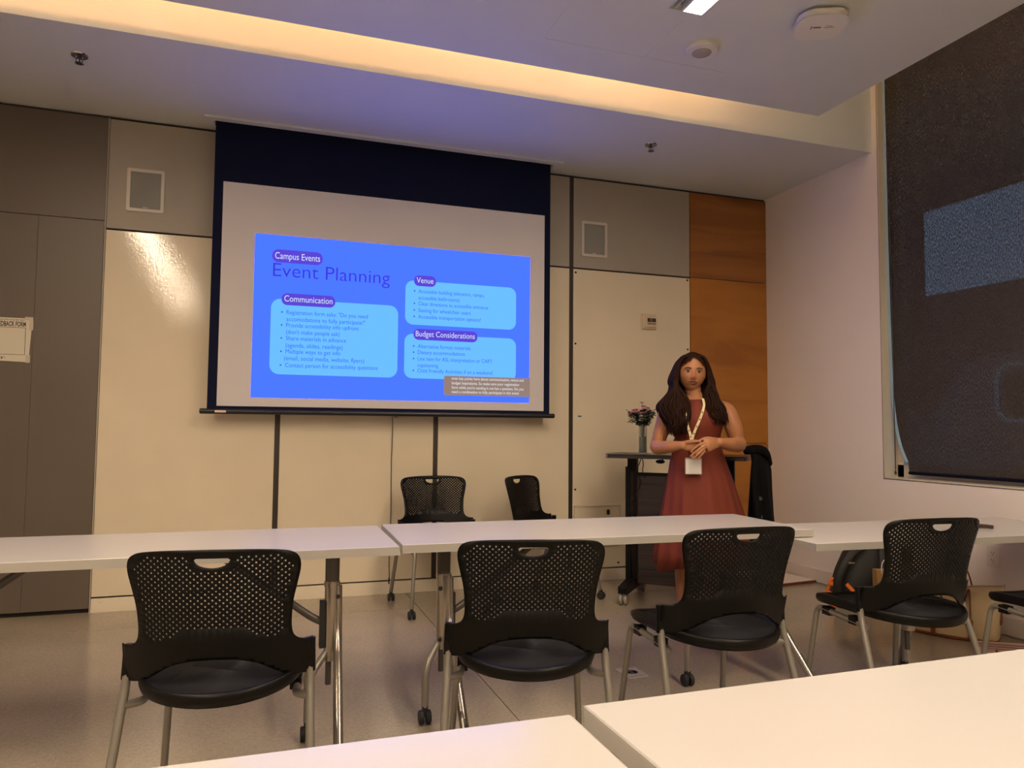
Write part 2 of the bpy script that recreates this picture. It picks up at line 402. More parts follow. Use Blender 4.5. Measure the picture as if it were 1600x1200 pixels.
def car(name, label, x, y, s, col, suv):
    t = thing(name, label, 'car', (x, y, .15))
    prof = [(-2.1, .35), (-2.15, .75), (-1.95, .98), (-1.15, 1.08), (-.55, 1.62), (1.0, 1.66), (1.75, 1.55) if suv else (1.35, 1.5), (2.1, 1.1), (2.15, .5), (2.0, .35)]
    if not suv: prof = [(a, b*.86) for a, b in prof]
    cm = mat(name+'_paint', col, .3, coat=.4)
    body = MB().prism(prof, -.85, .85, axis='x').build('body', cm, t, bevel=.05)
    k = .86 if not suv else 1
    for side in (-1,):
        MB().prism(rrect(-.5, .35, 1.12*k, 1.52*k, .08), side*.86, side*.85, axis='x').build('side_window', M_dark, t)
        MB().prism(rrect(.42, 1.4, 1.12*k, 1.50*k, .10), side*.86, side*.85, axis='x').build('side_window', M_dark, t)
        mb = MB(); ol = rrect(-.58, 1.48, 1.07*k, 1.58*k, .14); il = rrect(-.54, 1.44, 1.10*k, 1.55*k, .12)
        vs = [(side*.862, a, b) for a, b in ol]+[(side*.862, a, b) for a, b in il]; m_ = len(ol)
        mb.add(vs, [(i, (i+1) % m_, m_+(i+1) % m_, m_+i) for i in range(m_)]).build('window_trim', M_chrome, t)
    for a in (-1.35, 1.35):
        for side in (-1, 1):
            MB().lathe([(.33, -.1), (.34, -.05), (.34, .08), (.30, .1), (.2, .1)], (side*.8, a, .34), 18, axis='x').build('wheel', M_rubber, t, smooth='auto')
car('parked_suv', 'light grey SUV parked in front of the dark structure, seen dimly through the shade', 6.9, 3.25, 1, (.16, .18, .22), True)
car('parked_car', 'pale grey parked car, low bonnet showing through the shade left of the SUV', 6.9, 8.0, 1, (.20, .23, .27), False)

# ------------------------------------------------------------------ ceiling lights
for i, (fx, fy) in enumerate(fix):
    lab = ['recessed linear ceiling light over the left side, its far end above the front tables', 'bright recessed ceiling light with black air slots, at the top edge above the round sensor'][i]
    t = thing('linear_light', lab, 'ceiling light', (fx, 0, H), group='linear lights in the ceiling')
    mb = MB()
    mb.box(0, .008, -3.3, fy, -.002, .09); mb.box(FW-.008, FW, -3.3, fy, -.002, .09); mb.box(0, FW, fy-.008, fy, -.002, .09)
    mb.box(FV-.006, FV+.006, -3.3, fy-.008, -.001, .09); mb.box(.034, .040, -3.3, fy-.008, .004, .09); mb.box(0, FW, -3.3, -3.292, -.002, .09)
    mb.build('housing', M_ceil, t)
    box('vent_slot', .008, .034, -3.29, fy-.008, .03, .04, M_dark, t); box('vent_slot', .040, FV-.006, -3.29, fy-.008, .03, .04, M_dark, t)
    box('diffuser', FV+.006, FW-.008, -3.29, fy-.03, .012, .02, emit('diffuser_glow', WARM, DIFFUSER_POWER), t)
t = thing('cove_light', 'warm LED strip hidden above the near edge of the suspended ceiling', 'cove light', (0, CLY-.10, H+.10))
box('aluminium_channel', XL+.05, 2.75, -.02, .02, 0, .012, M_steel, t)
box('led_strip', XL+.07, 2.73, -.012, .012, .012, .020, emit('cove_glow', COVE, COVE_POWER), t)

# detectors and sprinklers -------------------------------------------
t = thing('occupancy_sensor', 'round white ceiling sensor with a grey centre, below the bright light', 'ceiling sensor', (2.09, 3.17, H))
MB().lathe([(.086, 0), (.086, -.012), (.078, -.022), (.05, -.026)], seg=36).build('rim', M_white, t, smooth='auto')
MB().lathe([(.050, -.024), (.046, -.030), (.02, -.034), (.001, -.035)], seg=28).build('lens', mat('sensor_grey', (.36, .33, .33), .4), t, smooth=True)
t = thing('wireless_access_point', 'rounded square white access point with grey logo marks on the ceiling near the window', 'access point', (2.455, 2.74, H), math.radians(-25))
MB().prism(rrect(-.075, .075, -.075, .075, .03), -.018, 0, axis='z').build('mounting_plate', M_gun, t, bevel=.004)
MB().prism(rrect(-.10, .10, -.10, .10, .062, 8), -.048, -.016, axis='z').build('cover', M_white, t, smooth='auto', bevel=.012)
vs, fs = text_mesh('0e', 0, 0, .035)
mb = MB(); mb.box(-.045, -.040, -.015, .012, -.0488, -.0475)
for k in range(3): mb.lathe([(.0065, -.0488), (.0065, -.0478)], (-.028+k*.012, -.002, 0), 10)
mb.box(.015, .06, .0, .004, -.0488, -.0478); mb.box(.02, .05, -.012, -.009, -.0488, -.0478)
mb.build('logo_marks', M_gun, t)
for nm, x, y, lab in (('a', -.934, 4.34, 'chrome fire sprinkler in the soffit above the grey-brown panels'), ('b', 2.495, 4.40, 'chrome fire sprinkler in the soffit above the wood panel side')):
    t = thing('fire_sprinkler', lab, 'sprinkler', (x, y, H), group='sprinkler heads in the soffit')
    MB().lathe([(.042, 0), (.040, -.006), (.022, -.009), (.018, -.004)], seg=28).build('escutcheon', M_chrome, t, smooth='auto')
    mb = MB(); mb.lathe([(.011, 0), (.011, -.016), (.007, -.02)], seg=14)
    for s in (-1, 1): mb.tube(catmull([(s*.010, 0, -.014), (s*.016, 0, -.028), (s*.006, 0, -.043)], 4), .0022, 6)
    mb.lathe([(.003, -.018), (.003, -.042)], seg=8); mb.build('body', M_gun, t, smooth='auto')
    mb = MB(); mb.lathe([(.017, -.043), (.017, -.046)], seg=12)
    for k in range(8):
        a = k*PI/4; mb.box(.012, .022, -.0025, .0025, -.046, -.0435, Matrix.Rotation(a, 4, 'Z'))
    mb.build('deflector', M_gun, t)

# in-wall speakers ------------------------------------------------------
for cx, cz, lab in ((-.706, 2.62, 'white framed in-wall speaker with grey grille left of the screen'), (2.42, 2.592, 'white framed in-wall speaker with grey grille right of the screen')):
    t = thing('wall_speaker', lab, 'speaker', (cx, D, cz), group='in-wall speakers')
    W_, Hh = .108, .137
    mb = MB(); a = rrect(-W_, W_, -Hh, Hh, .012); b = rrect(-W_+.02, W_-.02, -Hh+.02, Hh-.02, .006); n = len(a)
    vs = [(x, -.010, z) for x, z in a]+[(x, -.010, z) for x, z in b]+[(x, 0, z) for x, z in a]+[(x, -.003, z) for x, z in b]
    mb.add(vs, [f for i in range(n) for f in ((i, (i+1) % n, n+(i+1) % n, n+i), (i, 2*n+i, 2*n+(i+1) % n, (i+1) % n), (n+i, n+(i+1) % n, 3*n+(i+1) % n, 3*n+i))])
    mb.build('frame', mat('speaker_white', (.58, .53, .46), .4), t)
    MB().prism(rrect(-W_+.019, W_-.019, -Hh+.019, Hh-.019, .006), -.004, 0).build('grille', mat('speaker_grille', (.30, .30, .27), .6, bump=.5, bscale=900), t)
    if cz > 2.6: pass
    mb = MB(); mb.box(-.014, .014, -.0048, -.0038, -Hh+.026, -Hh+.030); mb.build('badge', M_white, t)

# thermostat, access plate, outlet ---------------------------------------
t = thing('thermostat', 'small beige wall thermostat with dark display beside the veneer strip', 'thermostat', (2.89, D, 1.98))
box('case', -.058, .058, -.022, 0, -.058, .055, mat('beige_plastic', (.60, .49, .34), .45), t, bevel=.005)
box('backplate', -.066, .066, -.006, 0, -.066, .064, mat('beige_plastic2', (.66, .54, .38), .45), t, bevel=.003)
box('display', -.02, .054, -.0235, -.02, -.004, .026, mat('lcd_dark', (.06, .045, .03), .25), t)
vs, fs = text_mesh('72', .0, .002, .026, width=.024, y=-.0242); obj('digits', vs, fs, mat('lcd_digit', (.40, .36, .28), .4), t)
box('button_row', -.02, .054, -.0238, -.02, -.024, -.010, mat('grey_buttons', (.25, .19, .14), .5), t)
box('vent_line', -.05, .054, -.0226, -.02, -.048, -.044, M_strip, t)
t = thing('access_plate', 'white electrical access plate low on the whiteboard wall left of the lectern', 'wall plate', (2.44, D, .405))
box('plate', -.185, .19, -.018, 0, -.15, .162, mat('plate_white', (.66, .57, .43), .45), t, bevel=.006)
box('cover_lip', -.185, .19, -.026, -.018, .150, .162, mat('plate_white', (0, 0, 0)), t, bevel=.002)
MB().prism(rrect(.08, .105, .085, .125, .01), -.022, -.017).build('latch', M_dark, t)
box('lower_door', -.175, .18, -.021, -.018, -.142, -.02, mat('plate_white', (0, 0, 0)), t, bevel=.002)
def outlet(x, y, z, rz, lab):
    t = thing('wall_outlet', lab, 'outlet', (x, y, z), rz)
    MB().prism(rrect(-.036, .036, -.058, .058, .005), -.006, 0).build('cover_plate', mat('outlet_white', (.74, .66, .58), .35), t, bevel=.002)
    for s in (-1, 1):
        MB().prism(rrect(-.017, .017, s*.021-.014, s*.021+.014, .012), -.008, -.005).build('socket', M_white, t)
        mb = MB(); mb.box(-.009, -.006, -.0087, -.0075, s*.021-.001, s*.021+.008); mb.box(.006, .009, -.0087, -.0075, s*.021-.001, s*.021+.007)
        mb.lathe([(.0028, -.0087), (.0028, -.0075)], (0, 0, s*.021-.007), 8, axis='y'); mb.build('slots', M_dark, t)
outlet(XR, 3.175, .427, -PI/2, 'white duplex wall outlet on the right wall above the cream tote bag')

# poster -------------------------------------------------------------------
t = thing('feedback_sign', 'taped paper feedback form sign on the grey-brown panel at the left edge', 'sign', (-1.385, D-.012, 1.64), 0)
paper = MB().prism([(-.165, -.125), (.082, -.133), (.094, .130), (-.165, .130)], -.0015, -.0002).build('paper', mat('sign_paper', (.62, .57, .46), .5), t)
ink = mat('sign_ink', (.035, .03, .025), .6)
vs, fs = text_mesh('FEEDBACK FORM', -.097, .080, .040, width=.158, y=-.0022, font_bold=.0012)
obj('lettering', vs, fs, ink, t)
vs, fs = text_mesh('LET US KNOW HOW YOUR VISIT WENT', -.115, .114, .0105, width=.170, y=-.0022, font_bold=.0002); obj('small_lettering', vs, fs, ink, t)
mb = MB()
mb.box(-.16, .062, -.0022, -.0016, .071, .0735); mb.box(-.16, .062, -.0022, -.0016, -.0905, -.088); mb.box(.0595, .062, -.0022, -.0016, -.09, .073)
mb.build('border_line', ink, t)
for bx in ((.078, .10, -.0026, -.0016, .06, .118), (.055, .098, -.0026, -.0016, .118, .138), (.066, .090, -.0026, -.0016, -.136, -.09)): box('clear_tape', *bx, mat('clear_tape', (.55, .49, .39), .15), t)
mb = MB(); mb.tube([(-.055+.018*math.cos(a), -.002, -.113+.010*math.sin(a)) for a in [i*PI/6 for i in range(7)]], .0012, 5); mb.lathe([(.005, -.0022), (.005, -.0016)], (-.055, 0, -.112), 10, axis='y')
mb.build('emblem', ink, t)

# ------------------------------------------------------------------ projection screen
PY = 5.005
t = thing('projection_screen', 'pull-down projection screen with black borders showing a blue event planning slide', 'projection screen', (.85, PY, 1.24))
def rel(x0, x1, y0, y1, z0, z1): return (x0-.85, x1-.85, y0-PY, y1-PY, z0-1.24, z1-1.24)
box('border', *rel(-.298, 2.0, PY, PY+.002, 1.245, H+.12), M_border, t)
box('viewing_surface', *rel(-.242, 1.955, PY-.0012, PY-.0002, 1.262, 2.694), M_screen, t)
MB().lathe([(.012, -1.19), (.017, -1.185), (.017, 1.185), (.012, 1.19)], (0, 0, -.012), 16, axis='x').build('bottom_bar', mat('black_bar', (.012, .012, .016), .35), t, smooth='auto')
MB().tube([(.035, -.004, -.026), (.035, -.004, -.040)], .010, 10).build('pull_handle', M_gun, t, smooth=True)
MB().box(-1.10, -1.035, -.019, -.016, -.02, -.006).build('sticker', mat('pale_sticker', (.75, .55, .45), .4), t)
# ceiling slot trim belongs to the ceiling
mb = MB(); mb.box(SX0-.055, SX0, SY0-.055, SY1+.02, H-.012, H+.1); mb.box(SX1, SX1+.055, SY0-.055, SY1+.02, H-.012, H+.1)
mb.box(SX0, SX1, SY0-.055, SY0, H-.012, H+.1); mb.box(SX0, SX1, SY1, SY1+.02, H-.012, H+.1)
mb.build('screen_slot_trim', M_ceil, ceil)
GL = 1.0
def em(nm, r, g, b): return emit(nm, s2l(r, g, b), GL)
E_bg = emit('slide_blue', s2l(76, 122, 255)[:2]+(3.1,)); E_card = emit('card_blue', s2l(108, 192, 255)[:2]+(2.9,)); E_pill = em('pill_violet', 92, 70, 214)
E_title = em('title_violet', 62, 56, 205); E_txt = em('card_text', 60, 104, 158); E_wht = em('pill_text', 214, 226, 255)
E_cap = em('caption_box', 150, 128, 118); E_capt = em('caption_text', 214, 208, 206); E_edge = em('slide_rim', 130, 165, 250)
slide = box('slide', *rel(-.042, 1.843, PY-.0022, PY-.0013, 1.319, 2.376), E_bg, t)
def R2(pts): return [(a-.85, b-1.24) for a, b in pts]
Y0, Y1, Y2, Y3 = -.0030, -.0023, -.0038, -.0044
def card(x0, x1, z0, z1, r=.055): MB().prism(R2(rrect(x0, x1, z0, z1, r, 7)), Y0, Y1).build('card', E_card, slide)
card(.066, .89, 1.471, 1.961, .06); card(.937, 1.738, 1.839, 2.143); card(.936, 1.74, 1.471, 1.776)
def pill(x0, x1, z0, z1, s, sz, tx, tw, tz):
    MB().prism(R2(rrect(x0, x1, z0, z1, (z1-z0)*.46, 8)), Y2, Y0).build('pill', E_pill, slide)
    vs, fs = text_mesh(s, tx-.85, tz-1.24, sz, width=tw, y=Y3); obj('heading', vs, fs, E_wht, slide)
pill(.065, .383, 2.198, 2.284, 'Campus Events', .062, .083, .283, 2.222)
pill(.130, .470, 1.922, 2.000, 'Communication', .058, .147, .305, 1.946)
pill(.995, 1.149, 2.108, 2.182, 'Venue', .055, 1.013, .118, 2.130)
pill(.997, 1.452, 1.736, 1.812, 'Budget Considerations', .055, 1.013, .42, 1.760)
vs, fs = text_mesh('Event Planning', .073-.85, 2.106-1.24, .128, width=.756, y=Y0, font_bold=-.0008); obj('title', vs, fs, E_title, slide)
def lines(name, L, size, m, y, bold=0):
    for s, x, z, wd, bul in L:
        vs, fs = text_mesh(s, x-.85, z-1.24, size, width=wd, y=y, font_bold=bold); V = list(vs); F = list(fs)
        if bul:
            k = len(V); n = 8
            V += [(x-.028-.85+.006*math.cos(2*PI*i/n), y, z+.012-1.24+.006*math.sin(2*PI*i/n)) for i in range(n)]; F.append(tuple(range(k, k+n)))
        obj(name, V, F, m, slide)
lines('text_line', [
 ('Registration form asks: "Do you need', .163, 1.863, .522, 1), ('accomodations to fully participate?"', .163, 1.819, .508, 0),
 ('Provide accessibility info upfront', .163, 1.779, .464, 1), ("(don't make people ask)", .163, 1.735, .340, 0),
 ('Share materials in advance', .163, 1.694, .383, 1), ('(agenda, slides, readings)', .163, 1.648, .362, 0),
 ('Multiple ways to get info', .163, 1.608, .347, 1), ('(email, social media, website, flyers)', .155, 1.564, .512, 0),
 ('Contact person for accessibility questions', .163, 1.519, .594, 1)], .040, E_txt, Y2)
lines('text_line', [
 ('Accessible building (elevators, ramps,', 1.028, 2.060, .470, 1), ('accessible bathrooms)', 1.028, 2.015, .290, 0),
 ('Clear directions to accessible entrance', 1.028, 1.974, .500, 1), ('Seating for wheelchair users', 1.028, 1.928, .372, 1),
 ('Accessible transportation options!', 1.028, 1.884, .445, 1)], .038, E_txt, Y2)
lines('text_line', [
 ('Alternative format materials', 1.028, 1.680, .375, 1), ('Dietary accommodations', 1.028, 1.638, .335, 1),
 ('Line item for ASL interpretation or CART', 1.028, 1.594, .535, 1), ('captioning', 1.028, 1.550, .145, 0),
 ('Child Friendly Activities if on a weekend', 1.028, 1.512, .535, 1)], .038, E_txt, Y2)
MB().prism(R2([(1.224, 1.361), (1.847, 1.361), (1.847, 1.496), (1.224, 1.496), (1.215, 1.487), (1.215, 1.370)]), Y2-.0002, -.0013).build('caption_box', E_cap, slide)
lines('caption_line', [
 ('even key points here about communication, venue and', 1.270, 1.470, .530, 0), ('budget inspirations. So make sure your registration', 1.270, 1.438, .495, 0),
 ("form while you're sending it out has a question. Do you", 1.270, 1.407, .530, 0), ('need a combination to fully participate in this event', 1.270, 1.377, .495, 0)], .027, E_capt, Y3, .0006)
t = thing('hanging_cable', 'thin dark cable hanging down the whiteboard wall under the screen', 'cable', (.885, D-.006, .08))
MB().tube(catmull([(-.002, 0, 0), (.0, -.002, .04), (-.004, -.002, .15), (.002, -.003, .5), (.0, -.003, .8), (.004, -.004, 1.05), (.0, -.012, 1.13)], 5), .0026, 6).build('cord', M_gun, t, smooth=True)
MB().tube([(-.002, 0, -.012), (-.002, 0, .03)], .0045, 8).build('plug_tip', M_rubber, t, smooth=True)

# ------------------------------------------------------------------ tables
def table(cx, cy, h, rz, label, feet, L=1.83, W=.61, cols=(-.69, .80), struts=True):
    """feet: per column ((caster dx,dy),(near dx,dy)) measured from the column"""
    t = thing('folding_table', label, 'table', (cx, cy, 0), rz, 'white tables')
    T = .032
    box('tabletop', -L/2+.001, L/2-.001, -W/2+.001, W/2-.001, h-T, h, M_top, t, bevel=.0015)
    mb = MB(); e = .0012
    mb.box(-L/2-e, L/2+e, -W/2-e, -W/2+.002, h-T, h-.0016); mb.box(-L/2-e, L/2+e, W/2-.002, W/2+e, h-T, h-.0016)
    mb.box(-L/2-e, -L/2+.002, -W/2, W/2, h-T, h-.0016); mb.box(L/2-.002, L/2+e, -W/2, W/2, h-T, h-.0016)
    mb.build('edge_band', M_edge, t)
    cyy = -.13
    for i, c in enumerate(cols):
        sgn = 1 if i == 0 else -1
        col = MB()
        for dx in (-.013, .013): col.lathe([(.013, h-.16), (.014, h-T-.004)], (c+dx, cyy, 0), 10)
        col.box(c-.012, c+.012, cyy-.012, cyy+.012, h-.16, h-T-.004)
        col.box(c-.05, c+.05, cyy-.07, cyy+.07, h-T-.008, h-T)
        post = col.build('upper_post', M_gun, t, smooth='auto')
        col = MB(); col.prism(rrect(c-.027, c+.027, cyy-.026, cyy+.026, .022, 6), h-.44, h-.145, axis='z')
        col.prism(rrect(c-.030, c+.030, cyy-.029, cyy+.029, .022, 6), h-.165, h-.150, axis='z')
        col.build('leg_column', M_steel, t, smooth='auto')
        col = MB(); col.box(c-sgn*0+sgn*.034-.010, c+sgn*.034+.010, cyy-.022, cyy+.022, h-.39, h-.22)
        for zz in (h-.20, h-.40): col.lathe([(.008, -.034), (.008, -.024)], (c-sgn*.02, cyy, zz), 10, axis='y')
        col.build('bracket', M_rubber, t, smooth='auto')
        if struts: MB().tube(fillet([(c+sgn*.03, cyy, h-.30), (c+sgn*.07, cyy, h-.28), (c+sgn*.40, cyy+.04, h-T-.012)], .03), .014, 10).build('strut', M_gun, t, smooth='auto')
        MB().lathe([(.011, h-.53), (.011, h-.43)], (c-.008, cyy, 0), 10).build('inner_post', M_gun, t, smooth='auto')
        (ax, ay), (bx, by) = feet[i]
        # leg that carries the caster
        mb = MB(); mb.tube(fillet([(c-.012, cyy-.004, h-.40), (c+ax*.8, cyy+ay*.8, .24), (c+ax, cyy+ay, .19), (c+ax, cyy+ay, .065)], .05), .0135, 12)
        mb.build('leg', M_leg, t, smooth='auto')
        cs = MB()
        for dy in (-.014, .014): cs.lathe([(.008, dy-.008), (.024, dy-.009), (.027, dy-.005), (.027, dy+.005), (.024, dy+.009), (.008, dy+.008)], (c+ax, cyy+ay, .0275), 18, axis='x')
        cs.box(c+ax-.010, c+ax+.010, cyy+ay-.012, cyy+ay+.012, .03, .07)
        cs.build('caster', M_rubber, t, smooth='auto')
        # leg reaching toward the sitter
        mb = MB(); mb.tube(fillet([(c+.020, cyy-.012, h-.16), (c+.022, cyy-.020, h-.36), (c+bx, cyy+by, .03)], .10, 8), .0165, 14)
        mb.lathe([(.018, 0), (.02, .012), (.0165, .035)], (c+bx, cyy+by, 0), 12)
        mb.build('leg', M_steel, t, smooth='auto')
    return t
F0 = ((-.085, -.08), (-.005, -.46))
table(-.400, 3.072, .700, math.radians(-.9), 'white folding table at the left of the middle row, cut by the left picture edge', (F0, F0), cols=(-.72, .69))
table(1.452, 3.062, .700, math.radians(-1.7), 'white folding table in the centre of the middle row, in front of the standing person', (F0, ((-.38, 0.02), (-.02, -.46))), cols=(-.72, .775))
table(3.085, 2.832, .664, math.radians(-3.2), 'lower white folding table at the right of the middle row, dark pouch on it', (((.02, .05), (.05, .12)), ((-.02, -.10), (-.06, -.30))), L=1.66, cols=(-.20, .66), struts=False)
table(-.446, .776, .700, 0.0, 'white table in the very front row, its right corner at the bottom picture edge', (((0, -.07), (.0, .12)), ((0, -.07), (.0, .12))), cols=(-.70, .55))
table(1.409, .782, .713, math.radians(.7), 'slightly higher white table filling the bottom right foreground', (((0, -.07), (.0, .12)), ((0, -.07), (.0, .12))), cols=(-.55, .70))

# ------------------------------------------------------------------ chairs
def chair_back_mesh():
    half = [(0, .512), (.06, .508), (.11, .494), (.15, .470), (.185, .449), (.215, .440), (.249, .437), (.252, .442), (.252, .535), (.249, .540),
            (.232, .541), (.216, .547), (.204, .560), (.199, .580), (.1985, .61), (.203, .66), (.214, .71), (.2215, .745), (.2225, .768), (.217, .786), (.203, .798), (.178, .805), (.12, .810), (.05, .812), (0, .8125)]
    hp = catmull([(a, b, 0) for a, b in half], 3)
    right = [(p.x, p.y) for p in hp]; left = [(-x, z) for x, z in right[1:-1]][::-1]
    outline = right+left
    verts = [Vector(p) for p in outline]; n = len(verts)
    edges = [(i, (i+1) % n) for i in range(n)]
    holes = []
    def loop(pts):
        k = len(verts); verts.extend(Vector(p) for p in pts); m = len(pts)
        edges.extend((k+i, k+(i+1) % m) for i in range(m))
    # hand hold: flat top, bowed bottom
    hx, ht, hb = .046, .789, .762
    hh = [(-hx+.006, ht), (hx-.006, ht), (hx, ht-.004)]+[(hx*math.cos(a)*.97, ht-.005-(ht-hb-.005)*math.sin(a)) for a in [PI*i/12 for i in range(1, 12)]]+[(-hx, ht-.004)]
    loop(hh)
    def wid(z):
        b = [(x, zz) for x, zz in right if zz > .56]
        for (x0, z0), (x1, z1) in zip(b[:-1], b[1:]):
            if z0 <= z <= z1: return x0+(x1-x0)*(z-z0)/max(z1-z0, 1e-6)
        return .0
    row = 0; z = .5667
    used = []
    while z < .795:
        off = .0 if row % 2 else .0092
        k = -12
        while k <= 12:
            x = k*.0184+off; k += 1
            lim = wid(z)-.020-(.010 if z > .775 else 0)
            if abs(x) > lim: continue
            if (x/(hx+.016))**2+((z-.781)/.030)**2 < 1: continue
            if z > .772 and abs(x) < .062: continue
            if z < .592-.030*max(0, 1-((abs(x)-.145)/.055)**2): continue
            zz = z+.05*((x/.2)**2)*0
            holes.append((x, zz))
            loop([(x+.0027*math.cos(PI/3*i), zz+.0031*math.sin(PI/3*i)) for i in range(6)])
        row += 1; z += .0083
    for (gx, gz) in [(i*.012, .448+j*.012) for i in range(-20, 21) for j in range(0, 12)]:
        if gz < .558 and abs(gx) < .244: verts.append(Vector((gx, gz)))
    for i in range(-14, 15):
        for gz in (.803,): verts.append(Vector((i*.011, gz)))
    V, E, F, *_ = delaunay_2d_cdt(verts, edges, [], 0, 1e-6)
    def inside(x, z):
        c = False; m = len(outline)
        for i in range(m):
            x0, z0 = outline[i]; x1, z1 = outline[(i+1) % m]
            if (z0 > z) != (z1 > z) and x < (x1-x0)*(z-z0)/(z1-z0)+x0: c = not c
        return c
    grid = {}
    for x, z in holes: grid.setdefault((round(x/.0184*2), round((z-.5667)/.0083)), (x, z))
    F2 = []
    for f in F:
        cx = sum(V[i].x for i in f)/3; cz = sum(V[i].y for i in f)/3
        if not inside(cx, cz): continue
        if abs(cx) < hx and hb < cz < ht and all(abs(V[i].x) <= hx+1e-4 and hb-1e-4 <= V[i].y <= ht+1e-4 for i in f):
            # inside the hand hold region
            if cz > ht-.005 or (cx/(hx*.97))**2+((ht-.005-cz)/(ht-hb-.005))**2 < 1.0: continue
        j = round((cz-.5667)/.0083); hit = False
        for jj in (j-1, j, j+1):
            for ii in (round(cx/.0184*2)-1, round(cx/.0184*2), round(cx/.0184*2)+1):
                h_ = grid.get((ii, jj))
                if h_ and ((cx-h_[0])/.0025)**2+((cz-h_[1])/.0029)**2 < 1: hit = True
        if not hit: F2.append(tuple(f))
    out = []
    for v in V:
        x, z = v.x, v.y; t_ = min(max((z-.44)/.37, 0), 1)
        yc = -.100-.055*t_-.012*t_*t_; a = .10*(1-t_)+.055*t_
        out.append((x, yc+a*(abs(x)/.25)**2.2, z))
    me = bpy.data.meshes.new('backrest'); me.from_pydata(out, [], F2); me.update()
    bm = bmesh.new(); bm.from_mesh(me)
    bmesh.ops.delete(bm, geom=[v for v in bm.verts if not v.link_faces], context='VERTS')
    bmesh.ops.recalc_face_normals(bm, faces=bm.faces); bm.to_mesh(me); bm.free()
    return me
BACK = chair_back_mesh()
def seat_outline(s=1., n=48):
    pts = []
    for i in range(n):
        a = 2*PI*i/n; c, q = math.cos(a), math.sin(a)
        ex = 2.0 if q < 0 else 5.0
        r = (abs(c)**ex+abs(q)**ex)**(-1/ex)
        x = (.218+.010*max(0, q))*r*c*s; y = (.335*r*q if q > 0 else .215*r*q)*s
        pts.append((x, y+.035))
    return pts
def make_chair(casters=False, name='stacking_chair'):
    t = thing(name, 'x', 'chair')
    o = objm('backrest', BACK, M_blk, t, smooth='auto')
    sd = o.modifiers.new('solid', 'SOLIDIFY'); sd.thickness = .0035; sd.offset = 0
    # seat pan: rim, mesh
    def ring(s, z, dip):
        return [(x, y, z+.010-dip*max(0, (y-.16)/.20)**2*.9+.010*(abs(x)/.21)**2) for x, y in seat_outline(s)]
    mb = MB(); mb.loft([ring(.90, .392, .02), ring(.975, .398, .02), ring(1.0, .412, .02), ring(1.0, .424, .02), ring(.985, .432, .02), ring(.945, .434, .02), ring(.915, .424, .02), ring(.89, .418, .02)], cap=False)
    mb.build('seat_rim', M_blk, t, smooth=True)
    mb = MB(); mb.loft([ring(.91, .423, .02), ring(.7, .415, .02), ring(.45, .409, .02), ring(.2, .406, .02), ring(.02, .406, .02)])
    o = mb.build('seat', M_seat, t, smooth=True)
    sd = o.modifiers.new('solid', 'SOLIDIFY'); sd.thickness = .006; sd.offset = -1
    mb = MB(); mb.loft([ring(.95, .394, .02), ring(.6, .384, .02), ring(.2, .382, .02), ring(.02, .382, .02)]); mb.build('seat_underside', M_blk, t, smooth=True)
    zf = .055 if casters else .004
    for s in (-1, 1):
        mb = MB(); mb.tube(fillet([(s*.243, .002, .520), (s*.246, -.004, .43), (s*.268, -.150, zf)], .12, 6), .0125, 14)
        mb.build('leg', M_leg, t, smooth='auto')
        sl = MB(); sl.tube([(s*.243, .004, .531), (s*.2455, -.001, .438)], .0155, 14); sl.build('sleeve', M_blk, t, smooth='auto')
        mb = MB(); mb.tube(fillet([(s*.247, -.022, .375), (s*.205, .010, .372), (s*.205, .305, .388), (s*.232, .360, zf)], .035, 6), .0115, 12)
        mb.build('leg', M_leg, t, smooth='auto')
        for y in (.08, .24): MB().box(s*.200-.016, s*.200+.016, y-.022, y+.022, .366, .398).build('bracket', M_blk, t)
        for x, y in ((s*.268, -.150), (s*.232, .360)):
            mb = MB()
            if casters:
                for dx in (-.013, .013): mb.lathe([(.008, dx-.007), (.022, dx-.008), (.025, dx-.004), (.025, dx+.004), (.022, dx+.008), (.008, dx+.007)], (x, y+.008, .025), 16, axis='x')
                mb.box(x-.009, x+.009, y-.008, y+.014, .03, .062); mb.build('caster', M_rubber, t, smooth='auto')
            else:
                mb.lathe([(.014, 0), (.0155, .006), (.0145, .028), (.0125, .03)], (x, y, 0), 14); mb.build('glide', M_rubber, t, smooth='auto')
    return t
def dup(root, loc, rz, label, group=None):
    r = root.copy(); COL.objects.link(r); r.location = loc; r.rotation_euler = (0, 0, rz); r['label'] = label
    if group: r['group'] = group
    for ch in list(root.children):
        c = ch.copy(); COL.objects.link(c); c.parent = r
        for g_ in ch.children: d = g_.copy(); COL.objects.link(d); d.parent = c
    return r
R = math.radians
spots = [(-.078, 2.294, -8.6, 'black perforated stacking chair with grey legs, leftmost, pushed up to the left table'),
         (.820, 2.228, -14, 'black perforated stacking chair at the left half of the centre table, second from left'),
         (1.585, 2.300, -1.5, 'black perforated chair at the right half of the centre table, below the standing person'),
         (2.485, 2.325, -4, 'black perforated chair at the lower right table, backpack and tote bag behind it'),
         (3.240, 2.120, -4, 'black chair cut off by the right picture edge, only its seat front and leg showing')]
c0 = make_chair(); g0 = 'perforated chairs in front of the middle row of tables'
for i, (x, y, a, lab) in enumerate(spots):
    if i == 0: c0.location = (x, y, 0); c0.rotation_euler = (0, 0, R(a)); c0['label'] = lab; c0['group'] = g0
    else: dup(c0, (x, y, 0), R(a), lab, g0)
c1 = make_chair(True, 'caster_chair'); g1 = 'chairs on casters by the whiteboard wall'
c1.location = (1.13, 4.79, 0); c1.rotation_euler = (0, 0, R(180)); c1['group'] = g1; c1['label'] = 'black perforated chair on casters facing the room against the whiteboards under the screen'
